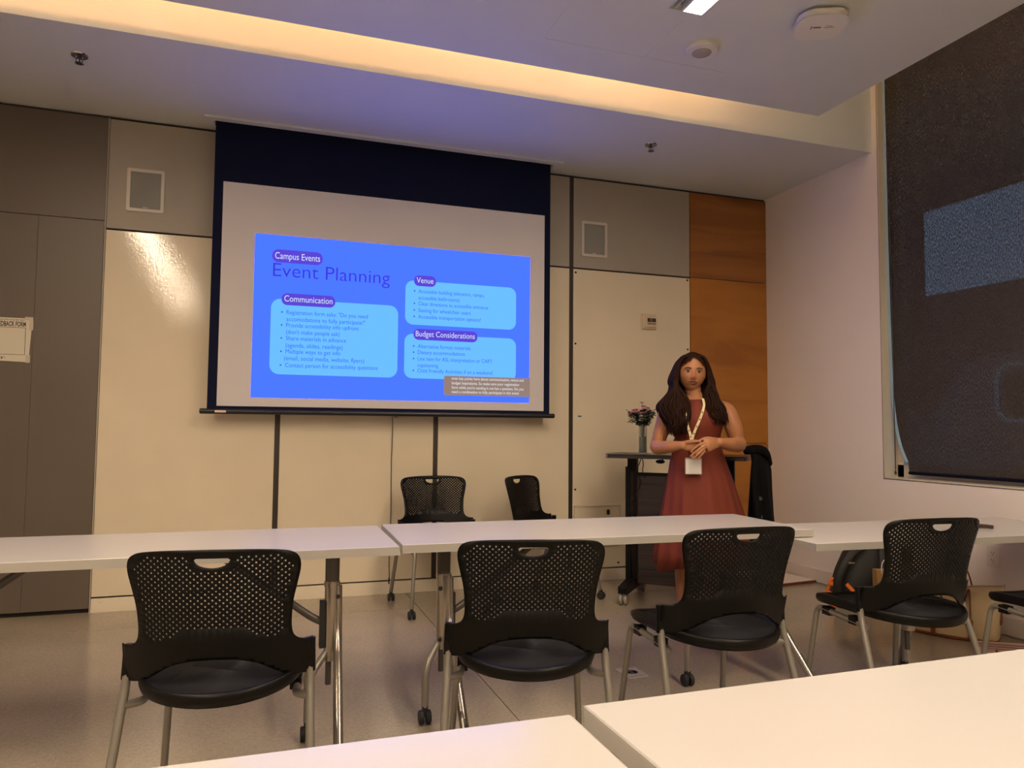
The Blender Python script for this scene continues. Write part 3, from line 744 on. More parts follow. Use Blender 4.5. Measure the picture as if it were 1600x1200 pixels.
dup(c1, (1.80, 4.72, 0), R(-140), 'black perforated chair on casters turned sideways by the whiteboard wall, seen edge on', g1)

# ------------------------------------------------------------------ lectern
LA = R(-42)
t = thing('lectern', 'mobile black lectern desk with dark striped wood panel beside the standing person', 'lectern', (2.68, 4.355, 0), LA)
LT = .972
top = MB().prism([(-.48, -.10), (-.43, -.24), (.44, -.24), (.44, .22), (-.46, .22), (-.49, .05)], LT-.026, LT, axis='z').build('top', mat('black_laminate', (.022, .018, .017), .3), t, bevel=.006)
for s in (-1, 1):
    mb = MB(); mb.box(s*.32-.042, s*.32-.006, -.035, .035, .10, LT-.09); mb.box(s*.32+.006, s*.32+.034, -.028, .028, .10, LT-.026); mb.box(s*.32-.03, s*.32+.01, -.028, .028, LT-.12, LT-.026)
    mb.build('post', M_blk, t, bevel=.003)
    mb = MB(); mb.prism([(-.27, .075), (-.27, .115), (0, .135), (.27, .115), (.27, .075)], s*.32-.03, s*.32+.03, axis='x'); mb.build('foot', M_blk, t, bevel=.004)
    for y in (-.24, .24):
        mb = MB()
        for dx in (-.016, .016): mb.lathe([(.010, dx-.009), (.032, dx-.010), (.036, dx-.006), (.036, dx+.006), (.032, dx+.010), (.010, dx+.009)], (s*.32-.0, y, .036), 22, axis='x')
        mb.box(s*.32-.006, s*.32+.006, y-.014, y+.014, .03, .078)
        mb.build('caster', mat('grey_translucent_wheel', (.30, .27, .23), .3), t, smooth='auto')
mb = MB(); mb.box(-.278, .278, -.020, 0, .10, LT-.14); mb.build('modesty_panel', M_lam, t, bevel=.002)
box('crossbar', -.29, .29, -.022, .012, LT-.15, LT-.128, M_blk, t)
mb = MB(); mb.tube(catmull([(-.24, -.08, LT-.026), (-.25, -.09, LT-.06), (-.28, -.07, LT-.12), (-.26, -.03, LT-.2), (-.315, -.028, LT-.32), (-.33, -.04, LT-.4)], 5), .003, 6); mb.build('power_cord', M_rubber, t, smooth=True); mb = MB()
mb.tube(catmull([(-.235, -.08, LT-.026), (-.225, -.09, LT-.07), (-.235, -.07, LT-.11), (-.23, -.03, LT-.16)], 5), .003, 6)
mb.build('power_cord', M_rubber, t, smooth=True)
mb = MB(); mb.ball((-.12, -.05, LT-.05), (.032, .022, .014)); mb.tube([(-.10, -.05, LT-.03), (-.11, -.05, LT-.05)], .005, 8); mb.build('adjustment_paddle', M_rubber, t, smooth=True)

# coat draped over the right end of the lectern
LM = Matrix.Translation((2.68, 4.355, 0)) @ Matrix.Rotation(LA, 4, 'Z')
t = thing('draped_coat', 'black coat draped over the right end of the lectern, hanging behind the red dress', 'coat', tuple(LM @ Vector((.47, 0, LT))), LA)
def coat():
    rings = []
    prof = [(.01, .010, .03, .10), (-.0, .025, .040, .15), (-.05, .04, .050, .18), (-.12, .045, .058, .20), (-.24, .045, .060, .21), (-.40, .048, .070, .22), (-.56, .055, .082, .24), (-.70, .065, .095, .25)]
    for dz, cx, rx, ry in prof:
        rr = []
        for k in range(40):
            a = 2*PI*k/40; w_ = 1+.16*math.sin(5*a+dz*6)*min(1, -dz*5)+.04*math.sin(11*a+dz*9)*min(1, -dz*5)
            rr.append((cx+rx*w_*math.cos(a), ry*w_*math.sin(a), dz+.02+.012*math.sin(3*a)))
        rings.append(rr)
    mb = MB(); mb.loft(rings); return mb
cm = mat('black_wool', (.005, .005, .006), .9, bump=.3, bscale=120, spec=.1)
body = coat().build('body', cm, t, smooth=True)
mb = MB(); mb.tube(catmull([(-.04, -.14, .035), (.01, -.17, .045), (.06, -.12, .042), (.085, -.02, .015), (.10, .06, -.05)], 6), [.022, .024, .026, .027, .028, .028, .030, .030, .030, .030, .030, .030, .030, .030, .030, .030, .030, .03, .029, .028, .027, .026, .024, .022, .02], 12, flat=.6); mb.build('collar', cm, t, smooth=True)
mb = MB(); mb.tube(catmull([(.03, -.15, .0), (.025, -.205, -.12), (.04, -.225, -.30), (.06, -.23, -.5)], 6), .045, 12, flat=.5); mb.build('sleeve', cm, t, smooth=True)
mb = MB()
for z in (-.25, -.36): mb.lathe([(.012, -.27), (.010, -.275)], (.06, .03, z), 12, axis='y')
mb.build('button', M_gun, t)

# vase of flowers
vp = LM @ Vector((-.25, .0, LT))
t = thing('flower_vase', 'glass vase of pink and white flowers on the left end of the lectern', 'vase', tuple(vp))
vg = mat('vase_glass', (.80, .82, .76), .05); vg.node_tree.nodes['Principled BSDF'].inputs['Transmission Weight'].default_value = .92
MB().lathe([(.026, 0), (.028, .004), (.0275, .06), (.0285, .19), (.0300, .200), (.0280, .200), (.0262, .19), (.0252, .008), (.001, .006)], seg=28).build('glass', vg, t, smooth='auto')
vw = mat('vase_water', (.26, .27, .12), .1); vw.node_tree.nodes['Principled BSDF'].inputs['Transmission Weight'].default_value = .5
MB().lathe([(.0245, .009), (.0245, .115)], seg=20).build('water', vw, t, smooth='auto')
GR = mat('leaf_green', (.016, .045, .018), .5, var=.5, vscale=40); PK = mat('petal_pink', (.80, .20, .32), .6, var=.4, vscale=60); PK2 = mat('petal_pale_pink', (.85, .55, .55), .6, var=.3, vscale=60); WP = mat('petal_white', (.82, .72, .70), .6)
rnd = random.Random(3)
blooms = [(-.085, -.01, .305, 1, .026), (-.062, .01, .325, 0, .026), (-.055, -.03, .295, 0, .024), (-.03, .02, .275, 1, .018), (.0, -.03, .330, 1, .030), (.005, -.035, .300, 1, .024), (.0, .01, .395, 0, .016), (.01, .0, .36, 0, .020), (.045, .0, .345, 0, .022), (.055, -.02, .325, 2, .024), (.075, .0, .300, 2, .024), (.03, -.035, .275, 0, .018), (-.035, -.035, .250, 2, .017), (.078, .02, .275, 2, .018), (.05, -.03, .255, 2, .020), (-.1, .01, .285, 0, .016)]
st = MB()
for x, y, z, k, r in blooms:
    x *= .85; z = .2+(z-.2)*.74
    st.tube(catmull([(x*.1, y*.1, .015), (x*.25, y*.3, .19), (x*.8, y*.8, z-.05), (x, y, z)], 5), .0016, 5)
st.build('stems', GR, t, smooth=True, kind='stuff')
for x, y, z, k, r in blooms:
    x *= .85; z = .2+(z-.2)*.74
    r *= 1.3; b = MB(); nrm = Vector((x*2, y-.06, .5+z*.2)).normalized(); Q = nrm.to_track_quat('Z', 'Y').to_matrix().to_4x4(); Mx = Matrix.Translation((x, y, z)) @ Q
    for lay, (cnt, rad, up) in enumerate(((8, 1., .15), (7, .72, .5), (5, .42, .9))):
        for i in range(cnt):
            a = 2*PI*i/cnt+lay*.4+rnd.random()*.3; ca, sa = math.cos(a), math.sin(a); R_ = r*rad
            wv = R_*.42
            b.add([(0, 0, 0), (R_*.6*ca-wv*sa, R_*.6*sa+wv*ca, R_*up*.7), (R_*ca, R_*sa, R_*up), (R_*.6*ca+wv*sa, R_*.6*sa-wv*ca, R_*up*.7), (R_*.55*ca, R_*.55*sa, R_*up*.45)], [(0, 4, 1), (1, 4, 2), (2, 4, 3), (3, 4, 0)], Mx)
    b.build('blossom', (PK, PK2, WP)[k], t)
lf = MB()
for i in range(280):
    a = rnd.random()*2*PI; z = .185+rnd.random()*.105; rr = (.012+(z-.185)*.75)*(.4+rnd.random()*.8)
    if i > 245: z = .2+rnd.random()*.07; a = PI+rnd.uniform(-.6, .6); rr = .05+rnd.random()*.03
    p = Vector((rr*math.cos(a), rr*math.sin(a)*.8, z)); d = Vector((math.cos(a), math.sin(a), rnd.uniform(-.6, .7))).normalized(); s_ = d.cross(Vector((0, 0, 1))).normalized(); L_ = rnd.uniform(.024, .042); up = s_.cross(d)*.004
    lf.add([p, p+d*L_*.5+s_*L_*.40+up, p+d*L_, p+d*L_*.5-s_*L_*.40+up, p+d*L_*.5], [(0, 4, 1), (1, 4, 2), (2, 4, 3), (3, 4, 0)])
lf.build('foliage', GR, t, kind='stuff')

# ------------------------------------------------------------------ person
PX, PYY = 2.496, 3.90
person = thing('person', 'person with long dark wavy hair in a rust red dress, hands clasped, by the lectern', 'person', (PX, PYY, 0), -YAW)
M_skin = mat('skin', (.42, .185, .085), .48, var=.10, vscale=12, spec=.4)
M_skin.node_tree.nodes['Principled BSDF'].inputs['Subsurface Weight'].default_value = .06
M_hair = mat('dark_brown_hair', (.034, .013, .008), .55, col2=(.010, .005, .003), vscale=30, stretch=(6, 6, 1), spec=.08)
M_dress = mat('rust_red_crepe', (.175, .026, .010), .78, bump=.15, bscale=260, var=.10, vscale=5)
def ell(cx, cy, z, rx, ry, n=28, f=None):
    out = []
    for k in range(n):
        a = 2*PI*k/n; s = f(a) if f else 1
        out.append((cx+rx*s*math.cos(a), cy+ry*s*math.sin(a), z))
    return out
def head_mesh():
    bm = bmesh.new(); bmesh.ops.create_icosphere(bm, subdivisions=5, radius=1)
    def G(x, z, cx, cz, sx, sz): return math.exp(-((x-cx)/sx)**2-((z-cz)/sz)**2)
    for v in bm.verts:
        x, y, z = v.co
        zz = z*.116; w_ = .0815
        if z < 0: w_ *= 1-.30*(-z)**2.2
        px = x*w_; py = y*(.092 if y > 0 else .086)
        if z < -.1 and y < 0: py *= 1+.02*(-z)
        if z < -.2 and y > 0: py *= 1-.35*min(1, (-z-.2))
        if y < -.1:
            f_ = min(1, (-y-.1)*2.2)
            d = 0
            d += .0205*G(px, zz, 0, -.030, .0105, .017)+.010*G(px, zz, 0, -.008, .0075, .026)+.005*(G(px, zz, .0115, -.035, .006, .007)+G(px, zz, -.0115, -.035, .006, .007))
            d -= .0085*(G(px, zz, .031, .004, .015, .011)+G(px, zz, -.031, .004, .015, .011))
            d += .0035*(G(px, zz, .030, .024, .022, .008)+G(px, zz, -.030, .024, .022, .008))
            d += .0045*G(px, zz, 0, -.056, .020, .005)+.0048*G(px, zz, 0, -.0665, .016, .0055)-.003*G(px, zz, 0, -.0608, .02, .0022)
            d -= .003*G(px, zz, 0, -.078, .016, .006); d += .006*G(px, zz, 0, -.096, .020, .012)
            d += .003*(G(px, zz, .042, -.028, .018, .018)+G(px, zz, -.042, -.028, .018, .018))
            py -= d*f_
        v.co = (px, py, zz)
    me = bpy.data.meshes.new('h'); bm.to_mesh(me); vs = [v.co.copy() for v in me.vertices]; fs = [tuple(p.vertices) for p in me.polygons]; bm.free(); bpy.data.meshes.remove(me)
    return vs, fs
HM = Matrix.Translation((-.008, -.005, 1.484)) @ Matrix.Rotation(R(-7), 4, 'Z') @ Matrix.Rotation(R(3), 4, 'Y') @ Matrix.Rotation(R(3), 4, 'X')
def limb(mb, pts, rad, n=6, seg=16, flat=1., up=None):
    P = catmull(pts, n); rr = []
    for i in range(len(P)):
        u = i/n; k = min(int(u), len(rad)-2); f_ = u-k; f_ = f_*f_*(3-2*f_); rr.append(rad[k]*(1-f_)+rad[k+1]*f_)
    mb.tube(P, rr, seg, flat=flat, up=up); mb.ball(P[0], rr[0]*.98, 14, 10); mb.ball(P[-1], rr[-1]*.98, 14, 10)
def body():
    mb = MB()
    mb.loft([ell(.025, 0, .80, .05, .05), ell(.022, 0, .84, .15, .10), ell(.022, .01, .93, .165, .115), ell(.02, 0, 1.0, .145, .10), ell(.02, 0, 1.07, .122, .085), ell(.022, -.005, 1.14, .130, .095), ell(.026, -.01, 1.20, .142, .105), ell(.028, .005, 1.255, .150, .085), ell(.025, .015, 1.292, .130, .066), ell(.018, .018, 1.318, .085, .056), ell(.008, .015, 1.34, .056, .052), ell(.002, .012, 1.37, .048, .048), ell(-.003, .01, 1.45, .048, .050)])
    vs, fs = head_mesh(); mb.add(vs, fs, HM)
    for s in (-1, 1): mb.ball(tuple(HM @ Vector((s*.080, .012, -.008))), (.008, .016, .030), 10, 8)
    # arms: image right (left arm) and image left (right arm)
    limb(mb, [(.150, .015, 1.268), (.205, .010, 1.245), (.236, -.01, 1.16), (.258, -.005, 1.075)], [.052, .054, .052, .044])
    limb(mb, [(.258, -.005, 1.075), (.262, -.03, 1.050), (.190, -.130, 1.052), (.100, -.205, 1.066)], [.044, .045, .040, .028])
    limb(mb, [(-.105, .015, 1.262), (-.155, .010, 1.240), (-.188, -.005, 1.15), (-.218, .0, 1.05)], [.050, .051, .047, .041])
    limb(mb, [(-.218, .0, 1.05), (-.222, -.03, 1.030), (-.178, -.115, 1.035), (-.112, -.190, 1.046)], [.041, .043, .037, .026])
    # legs and feet
    for s in (-1, 1):
        limb(mb, [(.02+s*.085, .01, .86), (.02+s*.085, .0, .66), (.02+s*.083, .0, .47), (.02+s*.082, .02, .28), (.02+s*.08, .03, .09)], [.085, .075, .052, .050, .034])
        limb(mb, [(.02+s*.08, .035, .055), (.02+s*.083, -.05, .045), (.02+s*.09, -.15, .026)], [.034, .032, .022])
    # image right hand on top: palm then fingers running down to the left
    def finger(pts, r): limb(mb, pts, [r*1.12, r, r*.92, r*.78], 4, 10)
    mb.loft([[tuple(Vector(c)+Vector(a)*rx*math.cos(2*PI*k/14)+Vector(b)*ry*math.sin(2*PI*k/14)) for k in range(14)] for c, a, b, rx, ry in (
        ((.105, -.203, 1.066), (0, 0, 1), (.5, .86, 0), .024, .019), ((.075, -.220, 1.064), (-.15, 0, 1), (.4, .9, 0), .032, .018), ((.040, -.232, 1.056), (-.3, 0, 1), (.2, 1, 0), .037, .016), ((.012, -.236, 1.046), (-.4, 0, 1), (.1, 1, 0), .036, .013))])
    finger([(.018, -.236, 1.068), (-.018, -.240, 1.056), (-.045, -.238, 1.038), (-.070, -.230, 1.012)], .0078)
    finger([(.010, -.238, 1.052), (-.022, -.244, 1.031), (-.048, -.242, 1.010), (-.074, -.232, .986)], .0080)
    finger([(.006, -.238, 1.036), (-.020, -.246, 1.012), (-.042, -.243, .990), (-.060, -.234, .970)], .0076)
    finger([(.006, -.236, 1.020), (-.010, -.242, .998), (-.025, -.240, .982), (-.038, -.234, .968)], .0066)
    finger([(.055, -.228, 1.085), (.024, -.232, 1.090), (-.002, -.228, 1.084), (-.024, -.222, 1.072)], .0098)
    # image left hand beneath, knuckles toward the right, thumb up
    mb.loft([[tuple(Vector(c)+Vector(a)*rx*math.cos(2*PI*k/14)+Vector(b)*ry*math.sin(2*PI*k/14)) for k in range(14)] for c, a, b, rx, ry in (
        ((-.118, -.186, 1.046), (0, 0, 1), (-.5, .86, 0), .023, .018), ((-.090, -.200, 1.046), (0, 0, 1), (-.4, .9, 0), .031, .017), ((-.058, -.208, 1.048), (0, 0, 1), (-.2, 1, 0), .036, .015), ((-.030, -.210, 1.046), (0, 0, 1), (0, 1, 0), .034, .013))])
    for k, (z, L_) in enumerate(((1.070, .060), (1.054, .066), (1.036, .062), (1.020, .050))):
        finger([(-.034, -.210, z), (-.006, -.212, z-.002), (.018, -.208, z-.006), (.002+L_*.6, -.198, z-.010)], .0082)
    finger([(-.092, -.205, 1.062), (-.070, -.222, 1.068), (-.046, -.232, 1.070), (-.020, -.236, 1.074)], .0096)
    me = bpy.data.meshes.new('body_raw'); me.from_pydata(mb.v, [], mb.f)
    o = bpy.data.objects.new('body', me); COL.objects.link(o)
    rm = o.modifiers.new('r', 'REMESH'); rm.mode = 'VOXEL'; rm.voxel_size = .0029
    s_ = o.modifiers.new('s', 'SMOOTH'); s_.factor = .5; s_.iterations = 3
    dg = bpy.context.evaluated_depsgraph_get(); dg.update()
    m2 = bpy.data.meshes.new_from_object(o.evaluated_get(dg)); bpy.data.objects.remove(o)
    m2.name = 'body'
    return objm('body', m2, M_skin, person, smooth=True)
body()
# face parts
M_lip = mat('lip', (.15, .038, .026), .5); M_brow = mat('brow', (.012, .007, .005), .8)
for s in (-1, 1):
    e = MB(); e.ball(tuple(HM @ Vector((s*.0325, -.0660, .003))), (.0150, .0110, .0092), 16, 12)
    eye = e.build('eye', mat('eye_white', (.50, .42, .36), .25), person, smooth=True)
    e = MB(); e.ball(tuple(HM @ Vector((s*.0325+.0002, -.0757, .0030))), (.0070, .0025, .0068), 14, 8); e.build('iris', mat('iris_dark', (.012, .006, .004), .15), eye, smooth=True)
    e = MB()   # upper lid and lash line
    e.tube([tuple(HM @ Vector((s*(.0325+.0175*math.cos(a)), -.0750+.007*abs(math.cos(a))**2, .0035+.0085*math.sin(a)))) for a in [PI*i/10 for i in range(11)]], [.0010+.0020*math.sin(PI*i/10) for i in range(11)], 6)
    e.build('lashes', M_brow, eye, smooth=True)
    e = MB(); e.tube([tuple(HM @ Vector((s*x, y, z))) for x, y, z in ((.013, -.0835, .0205), (.023, -.0830, .0240), (.036, -.0785, .0260), (.049, -.0690, .0225), (.055, -.0625, .0180))], [.0020, .0034, .0034, .0026, .0010], 6, flat=.7)
    e.build('eyebrow', M_brow, person, smooth=True)
e = MB()
e.tube([tuple(HM @ Vector(p)) for p in ((-.0275, -.0730, -.0600), (-.012, -.0865, -.0570), (-.004, -.0905, -.0555), (0, -.0905, -.0565), (.004, -.0905, -.0555), (.012, -.0865, -.0570), (.0275, -.0730, -.0600))], [.0010, .0030, .0036, .0033, .0036, .0030, .0010], 8)
e.tube([tuple(HM @ Vector(p)) for p in ((-.0235, -.0750, -.0620), (-.010, -.0865, -.0660), (0, -.0895, -.0675), (.010, -.0865, -.0660), (.0235, -.0750, -.0620))], [.0010, .0038, .0046, .0038, .0010], 8)
e.build('lips', M_lip, person, smooth=True)

# dress: halter top, fitted waist, flared skirt with soft folds
def dress():
    def fold(amp, ph, k=9):
        amp *= 1.5
        return lambda a: 1+amp*(1-2*abs(math.sin((k*a+ph)/2))**.8)+amp*.55*math.sin(5*a+1.3+ph*.6)+amp*.3*math.sin(17*a+ph)
    rr = []
    spec = [(.024, -.004, 1.318, .058, .058, 0), (.024, -.006, 1.302, .066, .066, 0), (.026, -.010, 1.280, .084, .082, 0), (.028, -.012, 1.255, .112, .100, 0), (.028, -.014, 1.225, .140, .114, 0), (.027, -.014, 1.19, .150, .120, 0), (.025, -.012, 1.15, .146, .112, 0), (.023, -.006, 1.11, .138, .102, .0), (.022, 0, 1.075, .137, .098, .002), (.021, 0, 1.05, .140, .104, .004),
            (.022, 0, 1.0, .152, .120, .006), (.024, 0, .94, .170, .135, .010), (.030, 0, .86, .190, .155, .016), (.038, 0, .76, .214, .175, .024), (.044, 0, .65, .238, .195, .034), (.046, 0, .53, .256, .210, .045), (.048, 0, .42, .268, .222, .055), (.048, 0, .345, .276, .230, .062)]
    for cx, cy, z, rx, ry, am in spec: rr.append(ell(cx, cy, z, rx, ry, 120, fold(am, z*1.5)))
    # uneven hem
    rr[-1] = [(x, y, z+.02*math.sin(3*math.atan2(y, x)+1.0)+(-.02 if x < -.1 else .01)) for x, y, z in rr[-1]]
    mb = MB(); mb.loft(rr, cap=False)
    o = mb.build('dress', M_dress, person, smooth=True)
    sd = o.modifiers.new('s', 'SOLIDIFY'); sd.thickness = .004; sd.offset = 1
    mb = MB(); mb.loft([ell(.021, 0, 1.078, .1395, .1005, 60), ell(.021, 0, 1.076, .1425, .1035, 60), ell(.021, 0, 1.071, .1425, .1035, 60), ell(.021, 0, 1.069, .1395, .1005, 60)], cap=False)
    mb.build('waist_seam', M_dress, person, smooth=True)
dress()
def shoes():
    for s in (-1, 1):
        mb = MB(); x = .02+s*.085
        mb.loft([ell(x, .045, 0, .036, .040, 20), ell(x, .045, .05, .040, .045, 20)]);
        mb.loft([[(x+w_*math.cos(2*PI*k/16), y, max(0, .028+h_*math.sin(2*PI*k/16))) for k in range(16)] for y, w_, h_ in ((.085, .02, .028), (.06, .038, .04), (-.02, .040, .038), (-.12, .044, .032), (-.17, .034, .028), (-.19, .012, .018))])
        mb.build('shoe', M_rubber, person, smooth='auto')
shoes()

# hair
def hair():
    rnd = random.Random(11); mb = MB()
    # cap over the skull, open at the face
    bm = bmesh.new(); bmesh.ops.create_icosphere(bm, subdivisions=4, radius=1)
    keep = []
    for v in bm.verts:
        x, y, z = v.co
        v.co = (x*(.0895 if z > -.3 else .092), y*.1, z*.1245 if z > 0 else z*.138)
    dele = [f for f in bm.faces if (lambda c: c.y < -.030 and c.z < .088-.9*abs(c.x-.004)**1.15*1.2)(f.calc_center_median())]
    bmesh.ops.delete(bm, geom=dele, context='FACES')
    me = bpy.data.meshes.new('t'); bm.to_mesh(me); mb.add([v.co for v in me.vertices], [tuple(p.vertices) for p in me.polygons], Matrix.Translation((0, 0, .0)) @ HM); bm.free()
    # locks
    def lock(P, r0, seg=5, wav=.006, fr=3.0):
        C = catmull(P, 7); ph = P[-1].x*38+rnd.random()*1.6 if isinstance(P[-1], Vector) else rnd.random()*3; n = len(C); out = []; rr = []
        for i, c in enumerate(C):
            t_ = i/(n-1); g = min(1, max(0, (t_-.25)*1.8))
            out.append(c+Vector((math.sin(ph+t_*fr*6.28)*wav*g, math.cos(ph*1.3+t_*fr*6.28)*wav*g*.7, 0)))
            rr.append(max(.0012, r0*(.55+.9*math.sin(PI*min(1, t_*.9+.1)))*(1-.55*t_**4)))
        mb.tube(out, rr, seg)
    part = Vector((.012, -.035, 1.620))
    for side in (-1, 1):
        for i in range(300):
            u = rnd.random(); v = rnd.random()
            # start along the parting, front to back
            st = Vector((.010+side*.004, -.060+.12*u, 1.598-abs(u-.42)*.05))
            cx = -.008+side*(.082+.016*v)
            p1 = Vector((-.008+side*(.056+.006*v), -.066+.12*u, 1.578-.02*abs(u-.4)))
            p2 = Vector((cx, -.052+.125*u, 1.510))
            p3 = Vector((cx+side*(.010+.016*v), -.050+.12*u, 1.430))
            e = rnd.random()
            if side < 0:
                p4 = Vector((-.066-.088*e, -.072+.11*u, 1.350))
                p5 = Vector((-.042-.166*e, -.112+.11*u, 1.275))
                p6 = Vector((-.054-.134*e**1.2, -.148+.09*u, 1.190))
                p7 = Vector((-.072-.096*e, -.145+.07*u, 1.12+.06*v-.03*(1-abs(e-.6))))
            else:
                p4 = Vector((.062+.062*e, -.072+.10*u, 1.360))
                p5 = Vector((.048+.100*e, -.112+.10*u, 1.290))
                p6 = Vector((.060+.100*e, -.130+.07*u, 1.230))
                p7 = Vector((.085+.082*e, -.140+.07*u, 1.16+.06*v))
            if u > .8:   # hang behind the shoulders
                p5.y = .06; p6.y = .09; p7.y = .09; p6.z = 1.2; p7.z = 1.15
            lock([st, p1, p2, p3, p4, p5, p6, p7], .0030+.0032*rnd.random(), seg=5, wav=.007+.009*rnd.random(), fr=2.1+.6*rnd.random())
    # hair lying over the top of the image-left shoulder
    for i in range(90):
        e = rnd.random()
        lock([(-.07, .02, 1.42), (-.11-.02*e, .0, 1.36), (-.15-.03*e, -.01, 1.31), (-.195-.02*e, -.02, 1.275-.02*e), (-.212+.02*e, -.055, 1.225), (-.20+.09*e, -.085, 1.19-.03*e), (-.165+.09*e, -.10, 1.155-.05*rnd.random())], .0045, wav=.006, fr=2)
    o = mb.build('hair', M_hair, person, smooth=True)
hair()

# lanyard and badge
def ribbon(P, w_, m, name, marks=None):
    C = catmull(P, 6); vs = []; fs = []; n = len(C)
    for i, c in enumerate(C):
        t_ = (C[min(i+1, n-1)]-C[max(i-1, 0)]).normalized(); s_ = t_.cross(Vector((0, -1, 0))).normalized()*w_/2
        vs += [c-s_, c+s_, c+s_+Vector((0, .0012, 0)), c-s_+Vector((0, .0012, 0))]
    for i in range(n-1):
        a = 4*i; b = a+4
        fs += [(a, a+1, b+1, b), (a+3, b+3, b+2, a+2), (a, b, b+3, a+3), (a+1, a+2, b+2, b+1)]
    o = obj(name, vs, fs, m, person)
    if marks:
        mb = MB()
        for k in marks:
            c = C[k]
            for j in range(5):
                a = j*2*PI/5; mb.ball((c.x+.0032*math.cos(a), c.y-.0012, c.z+.0032*math.sin(a)), (.0022, .0006, .0022), 6, 4)
        mb.build('print', mat('olive_print', (.10, .10, .05), .6), o)
LY = mat('cream_ribbon', (.72, .62, .36), .6)
ribbon([(.040, -.070, 1.325), (.036, -.112, 1.285), (.020, -.134, 1.24), (.000, -.139, 1.19), (-.022, -.140, 1.14), (-.040, -.142, 1.09), (-.046, -.150, 1.05)], .0145, LY, 'lanyard', [12, 17, 22, 27])
ribbon([(-.072, -.085, 1.27), (-.074, -.110, 1.245), (-.071, -.131, 1.215), (-.066, -.136, 1.16), (-.052, -.140, 1.105), (-.047, -.148, 1.055)], .0145, LY, 'lanyard', [21, 25])
ribbon([(-.047, -.150, 1.055), (-.047, -.165, 1.01), (-.044, -.176, .978)], .010, LY, 'lanyard')
b = MB().prism(rrect(-.093, .003, .880, .975, .004, 3), -.180, -.1785).build('badge_holder', mat('clear_vinyl', (.42, .36, .32), .2), person)
MB().prism(rrect(-.088, -.002, .885, .966, .002, 2), -.1812, -.1802).build('badge_card', mat('badge_white', (.68, .66, .63), .5), b)
MB().box(-.078, -.012, -.1817, -.1811, .892, .8935).build('badge_line', M_edge, b)
MB().box(-.055, -.035, -.183, -.177, .970, .985).build('badge_clip', M_chrome, b)

# ------------------------------------------------------------------ bags and small things
M_bp = mat('black_nylon', (.012, .011, .011), .6, bump=.3, bscale=150); M_or = mat('orange_webbing', (.75, .16, .02), .6)
M_tan = mat('brown_leather', (.22, .060, .018), .45, var=.2, vscale=20); M_cnv = mat('cream_canvas', (.62, .48, .28), .7, bump=.2, bscale=300)
t = thing('backpack', 'black backpack with orange straps leaning by the right wall under the lower table', 'backpack', (3.76, 3.98, 0), R(-24))
rings = []
for k, (z, cx, rx, cy, ry) in enumerate([(.0, .02, .14, 0, .10), (.03, .02, .165, 0, .125), (.12, .03, .165, .0, .135), (.22, .05, .150, .01, .13), (.32, .075, .130, .02, .11), (.40, .10, .105, .03, .085), (.445, .115, .06, .035, .05)]):
    rr = []
    for i in range(32):
        a = 2*PI*i/32; c, s = math.cos(a), math.sin(a); q_ = (abs(c)**3+abs(s)**3)**(-1/3)
        rr.append((cx+rx*q_*c, cy+ry*q_*s, z+.006*math.sin(4*a)))
    rings.append(rr)
MB().loft(rings).build('body', M_bp, t, smooth=True)
mb = MB(); mb.tube(catmull([(.04, -.10, .41), (-.07, -.15, .34), (-.15, -.165, .20), (-.15, -.15, .07)], 6), .026, 10, flat=.35, up=(1, 0, 0)); mb.build('shoulder_strap', M_bp, t, smooth=True); mb = MB(); mb.tube(catmull([(.15, -.10, .40), (.13, -.16, .28), (.10, -.17, .15), (.06, -.16, .05)], 6), .026, 10, flat=.35, up=(1, 0, 0)); mb.build('shoulder_strap', M_bp, t, smooth=True)
mb = MB(); mb.tube(catmull([(.07, .0, .44), (.08, -.01, .475), (.13, .0, .475), (.15, .01, .44)], 5), .008, 8); mb.build('grab_loop', M_bp, t, smooth=True)
mb = MB(); mb.tube(catmull([(-.10, -.165, .16), (-.05, -.19, .10), (.01, -.20, .035), (.05, -.21, .008)], 6), .013, 8, flat=.3, up=(1, 0, 0)); mb.build('orange_strap', M_or, t, smooth=True); mb = MB()
mb.tube(catmull([(-.16, -.13, .17), (-.19, -.12, .14), (-.20, -.11, .10), (-.175, -.12, .08), (-.18, -.13, .03), (-.16, -.15, .006)], 6), .011, 8, flat=.3)
mb.tube(catmull([(-.15, -.14, .185), (-.185, -.13, .18), (-.19, -.13, .15), (-.155, -.14, .15)], 6), .010, 8, flat=.4); mb.build('orange_strap', M_or, t, smooth=True)
mb = MB(); mb.lathe([(.022, -.008), (.020, -.012)], (.115, -.14, .15), 16, axis='y'); mb.build('patch', M_or, t)
mb = MB(); mb.box(-.09, -.05, -.175, -.168, .29, .30); mb.build('reflective_tab', M_steel, t)
t = thing('paper_bag', 'narrow brown paper shopping bag with a pale cord handle beside the backpack', 'bag', (3.745, 3.72, 0), R(-20))
mb = MB(); mb.prism([(-.045, 0), (.045, 0), (.05, .27), (-.05, .27)], -.03, .03); mb.build('body', mat('kraft_paper', (.36, .20, .075), .7), t)
mb = MB(); mb.tube(catmull([(-.02, -.03, .25), (-.018, -.034, .31), (0, -.036, .335), (.018, -.034, .31), (.02, -.03, .25)], 6), .0028, 7); mb.build('handle', M_white, t, smooth=True)

